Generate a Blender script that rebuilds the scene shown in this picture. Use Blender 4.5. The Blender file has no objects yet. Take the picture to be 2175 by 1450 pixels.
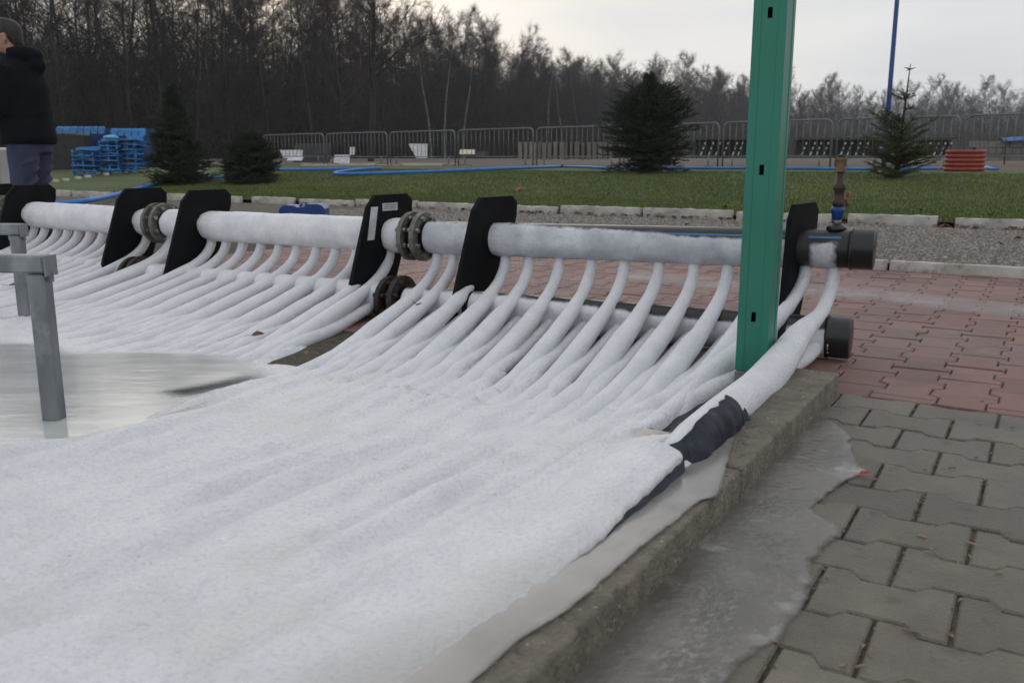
import bpy, bmesh, math, random
import numpy as np
from mathutils import Vector, Matrix, noise

random.seed(7)
rng = np.random.default_rng(7)
scene = bpy.context.scene
COL = scene.collection

# ------------------------------------------------------------------ camera, sky, sun, exposure
CAM_H = 0.66
F_PX, TH = 1900.0, math.atan(389.0 / 1900.0)
F_H = F_PX / math.cos(TH)                # pixels per metre at one metre, near the horizon
cam = bpy.data.cameras.new('camera')
cam.sensor_width = 36.0
cam.lens = F_PX / 2175.0 * 36.0
cam.clip_start, cam.clip_end = 0.02, 4000
cam.dof.use_dof = True
cam.dof.focus_distance = 2.9
cam.dof.aperture_fstop = 7.0
cam_o = bpy.data.objects.new('camera', cam)
cam_o.location = (0, 0, CAM_H)
cam_o.rotation_euler = (math.pi / 2 - TH, 0, 0)
COL.objects.link(cam_o)
scene.camera = cam_o

SUN_ELEV, SUN_AZ = math.radians(11.0), math.radians(-14.0)     # azimuth measured from +Y towards +X
world = bpy.data.worlds.new('World')
scene.world = world
world.use_nodes = True
wn, wl = world.node_tree.nodes, world.node_tree.links
wn.clear()
w_out = wn.new('ShaderNodeOutputWorld')
w_bg = wn.new('ShaderNodeBackground')
w_sky = wn.new('ShaderNodeTexSky')
w_sky.sky_type = 'NISHITA'
w_sky.sun_disc = False
w_sky.sun_elevation = SUN_ELEV
w_sky.sun_rotation = SUN_AZ
w_sky.dust_density = 3.0
w_tc = wn.new('ShaderNodeTexCoord')
w_map = wn.new('ShaderNodeMapping')
w_map.inputs['Scale'].default_value = (1.6, 1.6, 9.0)
w_map.inputs['Location'].default_value = (0.3, 1.1, 0.4)
w_noise = wn.new('ShaderNodeTexNoise')
w_noise.inputs['Scale'].default_value = 1.7
w_noise.inputs['Detail'].default_value = 5.0
w_noise.inputs['Roughness'].default_value = 0.5
w_ramp = wn.new('ShaderNodeValToRGB')
w_ramp.color_ramp.elements[0].position = 0.30
w_ramp.color_ramp.elements[0].color = (0.585, 0.615, 0.67, 1)
w_ramp.color_ramp.elements[1].position = 0.68
w_ramp.color_ramp.elements[1].color = (0.745, 0.75, 0.755, 1)
w_scale = wn.new('ShaderNodeVectorMath')
w_scale.operation = 'SCALE'
w_scale.inputs['Scale'].default_value = 9.7
w_mix = wn.new('ShaderNodeMixRGB')
w_mix.inputs['Fac'].default_value = 0.93
w_bg.inputs['Strength'].default_value = 0.10
wl.new(w_tc.outputs['Generated'], w_map.inputs['Vector'])
wl.new(w_map.outputs['Vector'], w_noise.inputs['Vector'])
wl.new(w_noise.outputs['Fac'], w_ramp.inputs['Fac'])
wl.new(w_ramp.outputs['Color'], w_scale.inputs[0])
wl.new(w_sky.outputs['Color'], w_mix.inputs['Color1'])
wl.new(w_scale.outputs['Vector'], w_mix.inputs['Color2'])
wl.new(w_mix.outputs['Color'], w_bg.inputs['Color'])
wl.new(w_bg.outputs['Background'], w_out.inputs['Surface'])

sun = bpy.data.lights.new('sun', 'SUN')
sun.energy = 0.5
sun.angle = math.radians(50)
sun.color = (1.0, 0.95, 0.87)
sun_o = bpy.data.objects.new('sun', sun)
sd = Vector((math.sin(SUN_AZ) * math.cos(SUN_ELEV), math.cos(SUN_AZ) * math.cos(SUN_ELEV), math.sin(SUN_ELEV)))
sun_o.rotation_euler = sd.to_track_quat('Z', 'Y').to_euler()
sun_o.location = sd * 60
COL.objects.link(sun_o)

vs = scene.view_settings
vs.view_transform = 'Standard'
vs.look = 'None'
vs.exposure = 0.27
vs.gamma = 1.0
vs.use_curve_mapping = False

# ------------------------------------------------------------------ measuring helpers
P0 = np.array([0.929, 2.467])            # far outer corner of the rink kerb
AV = np.array([-0.859, 0.512])           # across the rink (to the left)
BV = np.array([0.512, 0.859])            # along the rink kerb (away)


def W(a, b, z=0.0):
    q = P0 + a * AV + b * BV
    return (float(q[0]), float(q[1]), float(z))


def ab(x, y):
    d = np.array([x, y]) - P0
    return float(d @ AV), float(d @ BV)


def sstep(x, a=0.0, b=1.0):
    t = min(1.0, max(0.0, (x - a) / (b - a)))
    return t * t * (3 - 2 * t)


def terrain_z(x, y):
    a, b = ab(x, y)
    z = 0.085 + 0.33 * sstep(b, 6.5, 14.6) + 0.22 * sstep(y, 28, 70)
    z += 0.02 * noise.noise((x * 0.35, y * 0.35, 0.0)) * sstep(b, 6.5, 8.2)
    return z


def ray(px, py):
    r = (px - 1087.5) / F_PX
    d = (py - 725.0) / F_PX
    return np.array([r, math.cos(TH) - d * math.sin(TH), -math.sin(TH) - d * math.cos(TH)])


def on_plane(px, py, z=0.0):
    D = ray(px, py)
    t = (z - CAM_H) / D[2]
    return np.array([0, 0, CAM_H]) + D * t


def at_depth(px, py, Y):
    D = ray(px, py)
    return np.array([0, 0, CAM_H]) + D * (Y / D[1])


def on_ground(px, py):
    """walk along the sight line until the lawn is met"""
    D = ray(px, py)
    t = 3.0
    while t < 200:
        p = np.array([0, 0, CAM_H]) + D * t
        if p[2] <= terrain_z(p[0], p[1]):
            return p
        t += 0.02 + t * 0.002
    return np.array([0, 0, CAM_H]) + D * 60


def ground_at(px, Y):
    x = (px - 1087.5) / F_H * Y
    return (x, Y, terrain_z(x, Y))


# ------------------------------------------------------------------ object helpers
def empty(name, loc=(0, 0, 0), rz=0.0):
    o = bpy.data.objects.new(name, None)
    o.empty_display_size = 0.1
    o.location = loc
    o.rotation_euler = (0, 0, rz)
    COL.objects.link(o)
    return o


def tag(o, label=None, cat=None, group=None, kind=None):
    if label: o['label'] = label
    if cat: o['category'] = cat
    if group: o['group'] = group
    if kind: o['kind'] = kind
    return o


def link(name, me, parent=None, loc=None, rot=None):
    o = bpy.data.objects.new(name, me)
    COL.objects.link(o)
    if parent is not None:
        o.parent = parent
    if loc is not None: o.location = loc
    if rot is not None: o.rotation_euler = rot
    return o


def copy_tree(o, parent=None):
    c = o.copy()
    COL.objects.link(c)
    if parent is not None: c.parent = parent
    for ch in list(o.children):
        copy_tree(ch, c)
    return c


class MB:
    """collects shapes and builds them as one mesh"""
    def __init__(self):
        self.v, self.f, self.m, self.s = [], [], [], []

    def add(self, verts, faces, mi=0, smooth=False):
        o = len(self.v)
        self.v.extend([tuple(map(float, p)) for p in verts])
        for fc in faces:
            self.f.append(tuple(i + o for i in fc))
            self.m.append(mi)
            self.s.append(smooth)
        return self

    def box(self, c, size, rot=None, mi=0, bevel=0.0):
        sx, sy, sz = [k / 2 for k in size]
        if bevel <= 0:
            vs_ = [(x * sx, y * sy, z * sz) for x in (-1, 1) for y in (-1, 1) for z in (-1, 1)]
            fs = [(0, 1, 3, 2), (4, 6, 7, 5), (0, 4, 5, 1), (2, 3, 7, 6), (0, 2, 6, 4), (1, 5, 7, 3)]
        else:
            bm = bmesh.new()
            bmesh.ops.create_cube(bm, size=1.0)
            for v in bm.verts: v.co = Vector((v.co.x * sx * 2, v.co.y * sy * 2, v.co.z * sz * 2))
            bmesh.ops.bevel(bm, geom=bm.edges[:], offset=bevel, segments=1, profile=0.5, affect='EDGES')
            bm.verts.index_update()
            vs_ = [tuple(v.co) for v in bm.verts]
            fs = [tuple(v.index for v in fc.verts) for fc in bm.faces]
            bm.free()
        if rot is not None:
            R = rot if isinstance(rot, Matrix) else Matrix.Rotation(rot, 3, 'Z')
            vs_ = [tuple(R @ Vector(p)) for p in vs_]
        return self.add([(p[0] + c[0], p[1] + c[1], p[2] + c[2]) for p in vs_], fs, mi)

    def tube(self, pts, rad, n=8, mi=0, cap=True, smooth=True, squash=None, jitter=0.0):
        pts = [Vector(p) for p in pts]
        if not hasattr(rad, '__len__'): rad = [rad] * len(pts)
        vs_, fs = [], []
        prev = None
        for i, p in enumerate(pts):
            t = (pts[min(i + 1, len(pts) - 1)] - pts[max(i - 1, 0)])
            if t.length < 1e-9: t = Vector((0, 0, 1))
            t.normalize()
            if prev is None:
                ref = Vector((0, 0, 1)) if abs(t.z) < 0.9 else Vector((1, 0, 0))
                u = t.cross(ref).normalized()
            else:
                u = (prev - t * prev.dot(t)).normalized()
            w = t.cross(u)
            prev = u
            for k in range(n):
                a = 2 * math.pi * k / n
                q = p + (u * math.cos(a) + w * math.sin(a)) * rad[i]
                if jitter:
                    q += (q - p) * jitter * noise.noise(q * 14.0)
                vs_.append(q)
        for i in range(len(pts) - 1):
            for k in range(n):
                a, b = i * n + k, i * n + (k + 1) % n
                fs.append((a, b, b + n, a + n))
        self.add(vs_, fs, mi, smooth)
        if cap:
            o = len(self.v) - len(vs_)
            self.f.append(tuple(o + k for k in range(n))[::-1]); self.m.append(mi); self.s.append(False)
            e = o + (len(pts) - 1) * n
            self.f.append(tuple(e + k for k in range(n))); self.m.append(mi); self.s.append(False)
        return self

    def prism(self, outline, M, thick, mi=0):
        """flat outline (2D) extruded by thick along local z, placed by matrix M"""
        n = len(outline)
        vs_ = [M @ Vector((x, y, -thick / 2)) for x, y in outline] + [M @ Vector((x, y, thick / 2)) for x, y in outline]
        fs = [tuple(range(n))[::-1], tuple(range(n, 2 * n))]
        fs += [(i, (i + 1) % n, (i + 1) % n + n, i + n) for i in range(n)]
        return self.add(vs_, fs, mi)

    def loft(self, rings, mi=0, smooth=True):
        n = len(rings[0])
        vs_ = [p for r in rings for p in r]
        fs = []
        for i in range(len(rings) - 1):
            for k in range(n):
                a, b = i * n + k, i * n + (k + 1) % n
                fs.append((a, b, b + n, a + n))
        fs.append(tuple(range(n))[::-1])
        e = (len(rings) - 1) * n
        fs.append(tuple(range(e, e + n)))
        return self.add(vs_, fs, mi, smooth)

    def mesh(self, name, mats):
        me = bpy.data.meshes.new(name)
        me.from_pydata(self.v, [], self.f)
        for m in (mats if isinstance(mats, (list, tuple)) else [mats]):
            me.materials.append(m)
        me.polygons.foreach_set('material_index', self.m)
        me.polygons.foreach_set('use_smooth', self.s)
        me.update()
        return me

    def build(self, name, mats, parent=None, loc=None, rot=None):
        return link(name, self.mesh(name, mats), parent, loc, rot)


def array_mesh(name, verts, faces, mat, smooth=False):
    """verts (N,3), faces (M,k) as numpy arrays"""
    me = bpy.data.meshes.new(name)
    k = faces.shape[1]
    me.vertices.add(len(verts))
    me.vertices.foreach_set('co', np.ascontiguousarray(verts, dtype=np.float32).ravel())
    me.loops.add(faces.size)
    me.loops.foreach_set('vertex_index', np.ascontiguousarray(faces, dtype=np.int32).ravel())
    me.polygons.add(len(faces))
    me.polygons.foreach_set('loop_start', np.arange(0, faces.size, k, dtype=np.int32))
    me.polygons.foreach_set('loop_total', np.full(len(faces), k, dtype=np.int32))
    if smooth:
        me.polygons.foreach_set('use_smooth', np.ones(len(faces), dtype=bool))
    me.materials.append(mat)
    me.update(calc_edges=True)
    me.validate()
    return me


def prism_arrays(p0, p1, r0, r1, n=3):
    """many tapered sticks at once -> verts, quads"""
    p0, p1 = np.asarray(p0, float), np.asarray(p1, float)
    r0, r1 = np.asarray(r0, float), np.asarray(r1, float)
    t = p1 - p0
    t /= np.maximum(np.linalg.norm(t, axis=1, keepdims=True), 1e-9)
    ref = np.where(np.abs(t[:, 2:3]) < 0.9, np.array([[0, 0, 1.0]]), np.array([[1.0, 0, 0]]))
    u = np.cross(t, ref)
    u /= np.maximum(np.linalg.norm(u, axis=1, keepdims=True), 1e-9)
    w = np.cross(t, u)
    N = len(p0)
    V = np.empty((N, 2 * n, 3))
    for k in range(n):
        a = 2 * math.pi * k / n
        d = u * math.cos(a) + w * math.sin(a)
        V[:, k] = p0 + d * r0[:, None]
        V[:, n + k] = p1 + d * r1[:, None]
    base = (np.arange(N) * 2 * n)[:, None]
    F = []
    for k in range(n):
        F.append(base + np.array([[k, (k + 1) % n, n + (k + 1) % n, n + k]]))
    return V.reshape(-1, 3), np.concatenate(F, axis=0)


# ------------------------------------------------------------------ materials
def mat(name, c1, c2=None, scale=20.0, rough=0.7, bump=0.0, bscale=None, metal=0.0, detail=4.0, lo=0.35, hi=0.65,
        rand=None, spec=0.5, coords='Object', rough2=None, stretch=None, coat=0.0):
    m = bpy.data.materials.new(name)
    m.use_nodes = True
    nt = m.node_tree
    N, L = nt.nodes, nt.links
    b = N['Principled BSDF']
    b.inputs['Roughness'].default_value = rough
    b.inputs['Metallic'].default_value = metal
    b.inputs['Specular IOR Level'].default_value = spec
    if coat: b.inputs['Coat Weight'].default_value = coat
    c2 = c2 or tuple(x * 0.75 for x in c1)
    tc = N.new('ShaderNodeTexCoord')
    src = tc.outputs[coords] if coords != 'Position' else N.new('ShaderNodeNewGeometry').outputs['Position']
    if stretch:
        mp = N.new('ShaderNodeMapping')
        mp.inputs['Scale'].default_value = stretch
        L.new(src, mp.inputs['Vector'])
        src = mp.outputs['Vector']
    nz = N.new('ShaderNodeTexNoise')
    nz.inputs['Scale'].default_value = scale
    nz.inputs['Detail'].default_value = detail
    L.new(src, nz.inputs['Vector'])
    rp = N.new('ShaderNodeValToRGB')
    rp.color_ramp.elements[0].position = lo
    rp.color_ramp.elements[1].position = hi
    rp.color_ramp.elements[0].color = (*c2, 1)
    rp.color_ramp.elements[1].color = (*c1, 1)
    L.new(nz.outputs['Fac'], rp.inputs['Fac'])
    col = rp.outputs['Color']
    if rand:
        # per object (or per piece) lightness variation
        kind, amt = rand
        if kind == 'object':
            r = N.new('ShaderNodeObjectInfo').outputs['Random']
        else:
            r = N.new('ShaderNodeNewGeometry').outputs['Random Per Island']
        mr = N.new('ShaderNodeMapRange')
        mr.inputs['To Min'].default_value = 1 - amt
        mr.inputs['To Max'].default_value = 1 + amt
        L.new(r, mr.inputs['Value'])
        hs = N.new('ShaderNodeHueSaturation')
        L.new(col, hs.inputs['Color'])
        L.new(mr.outputs['Result'], hs.inputs['Value'])
        col = hs.outputs['Color']
    L.new(col, b.inputs['Base Color'])
    if rough2 is not None:
        mr = N.new('ShaderNodeMapRange')
        mr.inputs['From Min'].default_value = lo
        mr.inputs['From Max'].default_value = hi
        mr.inputs['To Min'].default_value = rough2
        mr.inputs['To Max'].default_value = rough
        L.new(nz.outputs['Fac'], mr.inputs['Value'])
        L.new(mr.outputs['Result'], b.inputs['Roughness'])
    if bump:
        n2 = N.new('ShaderNodeTexNoise')
        n2.inputs['Scale'].default_value = bscale or scale * 3
        n2.inputs['Detail'].default_value = 6
        L.new(src, n2.inputs['Vector'])
        bp = N.new('ShaderNodeBump')
        bp.inputs['Strength'].default_value = bump
        bp.inputs['Distance'].default_value = 0.01
        L.new(n2.outputs['Fac'], bp.inputs['Height'])
        L.new(bp.outputs['Normal'], b.inputs['Normal'])
    return m


def add_layer(m, color, scale, lo, hi, rough=None, coords='Object', detail=5.0, seed=0.0, amount=1.0):
    """mix one more colour over a material where a second noise is high (dirt, frost, stains)"""
    nt = m.node_tree
    N, L = nt.nodes, nt.links
    b = N['Principled BSDF']
    old = b.inputs['Base Color'].links[0].from_socket
    tc = N.new('ShaderNodeTexCoord')
    mp = N.new('ShaderNodeMapping')
    mp.inputs['Location'].default_value = (seed, seed * 1.7, seed * 0.6)
    L.new(tc.outputs[coords] if coords != 'Position' else N.new('ShaderNodeNewGeometry').outputs['Position'], mp.inputs['Vector'])
    nz = N.new('ShaderNodeTexNoise')
    nz.inputs['Scale'].default_value = scale
    nz.inputs['Detail'].default_value = detail
    nz.inputs['Roughness'].default_value = 0.6
    L.new(mp.outputs['Vector'], nz.inputs['Vector'])
    mr = N.new('ShaderNodeMapRange')
    mr.inputs['From Min'].default_value = lo
    mr.inputs['From Max'].default_value = hi
    mr.inputs['To Max'].default_value = amount
    L.new(nz.outputs['Fac'], mr.inputs['Value'])
    mx = N.new('ShaderNodeMixRGB')
    L.new(mr.outputs['Result'], mx.inputs['Fac'])
    L.new(old, mx.inputs['Color1'])
    mx.inputs['Color2'].default_value = (*color, 1)
    L.new(mx.outputs['Color'], b.inputs['Base Color'])
    return m


def fade_by(m, name, noise_scale=0.0, amount=1.0):
    """let a thin layer run out where its thickness attribute falls to nothing"""
    nt = m.node_tree
    N, L = nt.nodes, nt.links
    b = N['Principled BSDF']
    at = N.new('ShaderNodeAttribute'); at.attribute_name = name
    out = at.outputs['Fac']
    if noise_scale:
        tc = N.new('ShaderNodeTexCoord')
        nz = N.new('ShaderNodeTexNoise'); nz.inputs['Scale'].default_value = noise_scale; nz.inputs['Detail'].default_value = 6
        L.new(tc.outputs['Object'], nz.inputs['Vector'])
        ad = N.new('ShaderNodeMath'); ad.operation = 'ADD'
        L.new(out, ad.inputs[0]); L.new(nz.outputs['Fac'], ad.inputs[1])
        mr = N.new('ShaderNodeMapRange')
        mr.inputs['From Min'].default_value = 0.55; mr.inputs['From Max'].default_value = 1.05
        mr.inputs['To Max'].default_value = amount
        L.new(ad.outputs['Value'], mr.inputs['Value'])
        out = mr.outputs['Result']
    L.new(out, b.inputs['Alpha'])
    return m


def grain(m, color, name=None, other=None):
    """fine crystalline speckle, and another colour where an attribute says the layer is thin"""
    add_layer(m, color, 120, 0.50, 0.72, seed=31, amount=0.55, detail=3)
    add_layer(m, color, 42, 0.54, 0.75, seed=37, amount=0.40, detail=5)
    if name:
        nt = m.node_tree
        N, L = nt.nodes, nt.links
        b = N['Principled BSDF']
        old = b.inputs['Base Color'].links[0].from_socket
        at = N.new('ShaderNodeAttribute'); at.attribute_name = name
        mx = N.new('ShaderNodeMixRGB')
        L.new(at.outputs['Fac'], mx.inputs['Fac']); L.new(old, mx.inputs['Color1'])
        mx.inputs['Color2'].default_value = (*other, 1)
        L.new(mx.outputs['Color'], b.inputs['Base Color'])


M_RED = mat('red_concrete', (0.25, 0.125, 0.108), (0.17, 0.095, 0.086), 16, 0.68, 0.6, 220, rand=('object', 0.20), detail=8, rough2=0.5, coords='Position')
M_REDS = mat('red_concrete_far', (0.25, 0.125, 0.108), (0.17, 0.095, 0.086), 16, 0.68, 0.6, 220, rand=('island', 0.20), detail=8, rough2=0.5, coords='Position')
for m_ in (M_RED, M_REDS):
    add_layer(m_, (0.22, 0.155, 0.14), 2.2, 0.5, 0.75, seed=4, coords='Position')
    add_layer(m_, (0.09, 0.055, 0.05), 3.1, 0.52, 0.72, seed=9, amount=0.6, coords='Position')
    add_layer(m_, (0.36, 0.30, 0.28), 130, 0.68, 0.76, seed=15, amount=0.7, coords='Position')
M_GREY = mat('grey_concrete', (0.176, 0.155, 0.122), (0.118, 0.105, 0.083), 14, 0.6, 0.7, 200, rand=('object', 0.20), detail=9, rough2=0.40, coords='Position')
add_layer(M_GREY, (0.085, 0.088, 0.055), 4.0, 0.54, 0.75, seed=2, amount=0.55, coords='Position')
add_layer(M_GREY, (0.085, 0.073, 0.055), 1.7, 0.52, 0.68, seed=6, amount=0.65, coords='Position')
add_layer(M_GREY, (0.07, 0.055, 0.04), 18, 0.60, 0.72, seed=19, amount=0.6, coords='Position')
add_layer(M_GREY, (0.30, 0.28, 0.25), 120, 0.66, 0.74, seed=5, amount=0.7, coords='Position')
add_layer(M_GREY, (0.04, 0.035, 0.028), 55, 0.66, 0.72, seed=25, amount=0.8, coords='Position')
M_BED = mat('joint_sand', (0.115, 0.095, 0.070), (0.045, 0.038, 0.028), 60, 0.95, 0.9, 160)
M_KERB = mat('kerb_concrete', (0.205, 0.178, 0.138), (0.13, 0.115, 0.09), 26, 0.75, 0.9, 120, detail=9)
add_layer(M_KERB, (0.40, 0.36, 0.31), 70, 0.62, 0.70, seed=3, amount=0.85)
add_layer(M_KERB, (0.045, 0.040, 0.032), 45, 0.60, 0.72, seed=13, amount=0.8)
add_layer(M_KERB, (0.075, 0.066, 0.052), 8, 0.5, 0.8, seed=8, amount=0.6)
M_KERB2 = mat('pale_kerb', (0.52, 0.50, 0.46), (0.36, 0.34, 0.30), 9, 0.8, 0.6, 60, detail=7)
add_layer(M_KERB2, (0.10, 0.085, 0.06), 7, 0.56, 0.72, seed=3, amount=0.85)
M_GRAVEL = mat('gravel_bed', (0.16, 0.14, 0.115), (0.07, 0.062, 0.05), 70, 0.95, 1.0, 120)
M_STONE = mat('gravel_stone', (0.27, 0.24, 0.215), (0.145, 0.128, 0.115), 30, 0.85, rand=('island', 0.5))
M_ICE = mat('frosty_ice', (0.76, 0.765, 0.79), (0.69, 0.695, 0.73), 9, 0.5, 0.7, 95, detail=8, rough2=0.36, coords='Object')
add_layer(M_ICE, (0.62, 0.61, 0.555), 2.6, 0.54, 0.74, seed=6, amount=0.55)
add_layer(M_ICE, (0.56, 0.545, 0.47), 1.3, 0.55, 0.75, seed=16, amount=0.5)
add_layer(M_ICE, (0.36, 0.29, 0.19), 24, 0.70, 0.76, seed=12, amount=0.8)
grain(M_ICE, (0.52, 0.53, 0.57), 'thin', (0.46, 0.45, 0.44))
M_TUBE = mat('frosted_tube_ice', (0.77, 0.78, 0.80), (0.69, 0.70, 0.735), 11, 0.5, 0.6, 140, detail=6)
grain(M_TUBE, (0.58, 0.59, 0.63))
M_FROST = mat('thick_frost', (0.80, 0.79, 0.80), (0.66, 0.66, 0.69), 10, 0.55, 0.35, 110, detail=7)
add_layer(M_FROST, (0.40, 0.41, 0.44), 16, 0.58, 0.80, seed=5, amount=0.55, detail=8)
grain(M_FROST, (0.56, 0.57, 0.60))
M_FROST2 = mat('thin_frost', (0.62, 0.635, 0.67), (0.43, 0.445, 0.48), 11, 0.55, 0.4, 120, detail=9)
add_layer(M_FROST2, (0.20, 0.21, 0.235), 22, 0.54, 0.80, seed=7, amount=0.6, detail=9)
grain(M_FROST2, (0.40, 0.41, 0.44))
fade_by(M_FROST2, 'cover', 30)
M_FROST3 = mat('white_fading_frost', (0.77, 0.77, 0.79), (0.62, 0.63, 0.66), 10, 0.55, 0.35, 110, detail=7)
grain(M_FROST3, (0.56, 0.57, 0.60))
fade_by(M_FROST3, 'cover', 30)
M_SLAB = mat('wet_slab_ice', (0.285, 0.270, 0.258), (0.19, 0.18, 0.168), 7, 0.24, 0.03, 40, detail=7, rough2=0.14)
M_FILM = mat('ice_film', (0.190, 0.177, 0.160), (0.130, 0.120, 0.107), 6, 0.35, 0.25, 60, detail=9, rough2=0.14)
add_layer(M_FILM, (0.36, 0.355, 0.345), 7.0, 0.58, 0.66, seed=11, amount=0.75, detail=12)
add_layer(M_FILM, (0.27, 0.26, 0.245), 22, 0.56, 0.70, seed=41, amount=0.5, detail=8)
add_layer(M_FILM, (0.10, 0.09, 0.075), 3.5, 0.60, 0.75, seed=21, amount=0.6, detail=8)
M_WATER = mat('melt_water', (0.56, 0.58, 0.58), (0.42, 0.44, 0.44), 3.2, 0.13, 0.06, 10, detail=6, stretch=(1, 3, 1), spec=0.35)
fade_by(M_WATER, 'cover')
fade_by(M_FILM, 'cover', 16, 0.93)
fade_by(M_SLAB, 'cover')
M_PUDDLE = mat('clear_puddle', (0.17, 0.16, 0.145), (0.13, 0.12, 0.105), 8, 0.04)
fade_by(M_PUDDLE, 'cover')
M_MEMB = mat('dark_membrane', (0.032, 0.039, 0.052), (0.015, 0.019, 0.027), 18, 0.6, 0.5, 30, spec=0.2)
add_layer(M_MEMB, (0.10, 0.11, 0.13), 22, 0.60, 0.75, seed=2, amount=0.55)
M_HDPE = mat('black_pipe_plastic', (0.011, 0.012, 0.014), (0.006, 0.007, 0.008), 12, 0.32, 0.1, 60)
M_PLATE = mat('black_plate_plastic', (0.0085, 0.009, 0.010), (0.005, 0.0055, 0.006), 10, 0.75, 0.15, 50, spec=0.12)
M_STRIPE = mat('blue_pipe_stripe', (0.05, 0.17, 0.32), (0.04, 0.13, 0.26), 30, 0.4)
M_LABEL = mat('paper_label', (0.56, 0.57, 0.58), (0.42, 0.43, 0.45), 25, 0.6)
M_PRINT = mat('label_print', (0.10, 0.10, 0.11), (0.07, 0.07, 0.08), 25, 0.7)
M_FLANGE = mat('weathered_flange', (0.20, 0.195, 0.165), (0.095, 0.092, 0.075), 26, 0.55, 0.5, 80, metal=0.35)
add_layer(M_FLANGE, (0.09, 0.035, 0.015), 30, 0.60, 0.72, seed=3)
M_FLANGED = mat('rusty_dark_flange', (0.045, 0.028, 0.02), (0.014, 0.011, 0.010), 22, 0.7, 0.5, 70)
M_BOLT = mat('steel_bolt', (0.36, 0.35, 0.33), (0.2, 0.19, 0.18), 40, 0.4, metal=0.8)
M_BRASS = mat('aged_brass', (0.22, 0.145, 0.065), (0.11, 0.07, 0.035), 30, 0.5, 0.3, 90, metal=0.55)
M_DBRASS = mat('dark_bronze', (0.075, 0.045, 0.03), (0.04, 0.026, 0.02), 30, 0.5, 0.3, 90, metal=0.4)
M_PINK = mat('copper_handle', (0.30, 0.16, 0.12), (0.17, 0.08, 0.06), 40, 0.5, metal=0.3)
M_BLUEFIT = mat('blue_fitting', (0.012, 0.065, 0.24), (0.008, 0.045, 0.17), 30, 0.4)
M_GREEN = mat('green_powder_coat', (0.012, 0.185, 0.125), (0.010, 0.160, 0.107), 3, 0.42, 0.05, 200, spec=0.5)
add_layer(M_GREEN, (0.02, 0.15, 0.10), 40, 0.62, 0.8, seed=3, amount=0.4)
M_BASE = mat('grey_footing', (0.20, 0.20, 0.195), (0.13, 0.13, 0.125), 20, 0.8, 0.5, 80)
M_GALV = mat('galvanised_steel', (0.24, 0.255, 0.265), (0.15, 0.165, 0.175), 16, 0.45, 0.1, 60, metal=0.55, detail=6, stretch=(1, 1, 0.35))
add_layer(M_GALV, (0.34, 0.36, 0.37), 9, 0.56, 0.7, seed=6, amount=0.6)
M_BARR = mat('barrier_steel', (0.20, 0.21, 0.21), (0.14, 0.145, 0.145), 10, 0.5, metal=0.4)
M_HOSE = mat('blue_layflat_hose', (0.015, 0.19, 0.56), (0.012, 0.14, 0.44), 4, 0.5, 0.2, 20)
M_MAST = mat('blue_mast_paint', (0.012, 0.075, 0.26), (0.01, 0.06, 0.21), 4, 0.45)
M_BLUE = mat('blue_plastic', (0.02, 0.20, 0.50), (0.012, 0.12, 0.34), 6, 0.5, rand=('object', 0.25))
M_BLUED = mat('blue_tarpaulin', (0.012, 0.06, 0.18), (0.008, 0.04, 0.12), 5, 0.6, 0.3, 20)
M_DARK = mat('dark_frame', (0.035, 0.035, 0.035), (0.02, 0.02, 0.02), 10, 0.8)
M_CANB = mat('canister_blue', (0.008, 0.06, 0.26), (0.006, 0.045, 0.20), 8, 0.4)
M_WHITE = mat('white_board', (0.62, 0.62, 0.64), (0.48, 0.48, 0.50), 6, 0.6)
M_CREAM = mat('cream_board', (0.60, 0.55, 0.44), (0.48, 0.43, 0.33), 6, 0.7)
M_CABIN = mat('white_cabinet', (0.50, 0.51, 0.50), (0.42, 0.43, 0.42), 4, 0.55)
M_PLANK = mat('weathered_plank', (0.23, 0.21, 0.19), (0.15, 0.135, 0.12), 8, 0.85, 0.4, 30, rand=('object', 0.25), stretch=(6, 6, 0.6))
M_REDRING = mat('red_corrugated', (0.36, 0.062, 0.045), (0.27, 0.045, 0.034), 12, 0.5)
M_WALL = mat('grey_block_wall', (0.23, 0.22, 0.205), (0.16, 0.152, 0.14), 5, 0.9, 0.4, 20)
M_TARP = mat('blue_tarp', (0.02, 0.13, 0.36), (0.015, 0.09, 0.27), 5, 0.5, 0.3, 20)
M_TABLE = mat('table_board', (0.085, 0.075, 0.05), (0.055, 0.05, 0.035), 8, 0.8)
M_NEEDLE = mat('spruce_needles', (0.028, 0.042, 0.016), (0.011, 0.019, 0.009), 5, 0.7, rand=('island', 0.4))
M_NEEDLE2 = mat('young_spruce_needles', (0.085, 0.10, 0.028), (0.03, 0.045, 0.018), 5, 0.7, rand=('island', 0.4))
M_BARK = mat('dark_bark', (0.040, 0.033, 0.028), (0.022, 0.018, 0.016), 8, 0.9, 0.6, 30)
M_TWIG = mat('bare_twigs', (0.042, 0.035, 0.029), (0.026, 0.021, 0.018), 0.6, 0.9, rand=('object', 0.3))
M_TWIGR = mat('reddish_twigs', (0.052, 0.034, 0.026), (0.032, 0.021, 0.017), 0.6, 0.9, rand=('object', 0.3))
M_BIRCH = mat('birch_bark', (0.20, 0.195, 0.18), (0.05, 0.045, 0.04), 5, 0.8, lo=0.38, hi=0.5, stretch=(1, 1, 2))
M_GRASS = mat('grass_blades', (0.115, 0.152, 0.018), (0.066, 0.100, 0.012), 1.2, 0.65, rand=('island', 0.45))
M_LEAF = mat('dead_leaf', (0.26, 0.105, 0.035), (0.15, 0.058, 0.022), 30, 0.6, rand=('object', 0.3))
M_LITTER = mat('leaf_litter', (0.20, 0.085, 0.032), (0.10, 0.05, 0.025), 30, 0.7, rand=('island', 0.5))
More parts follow.
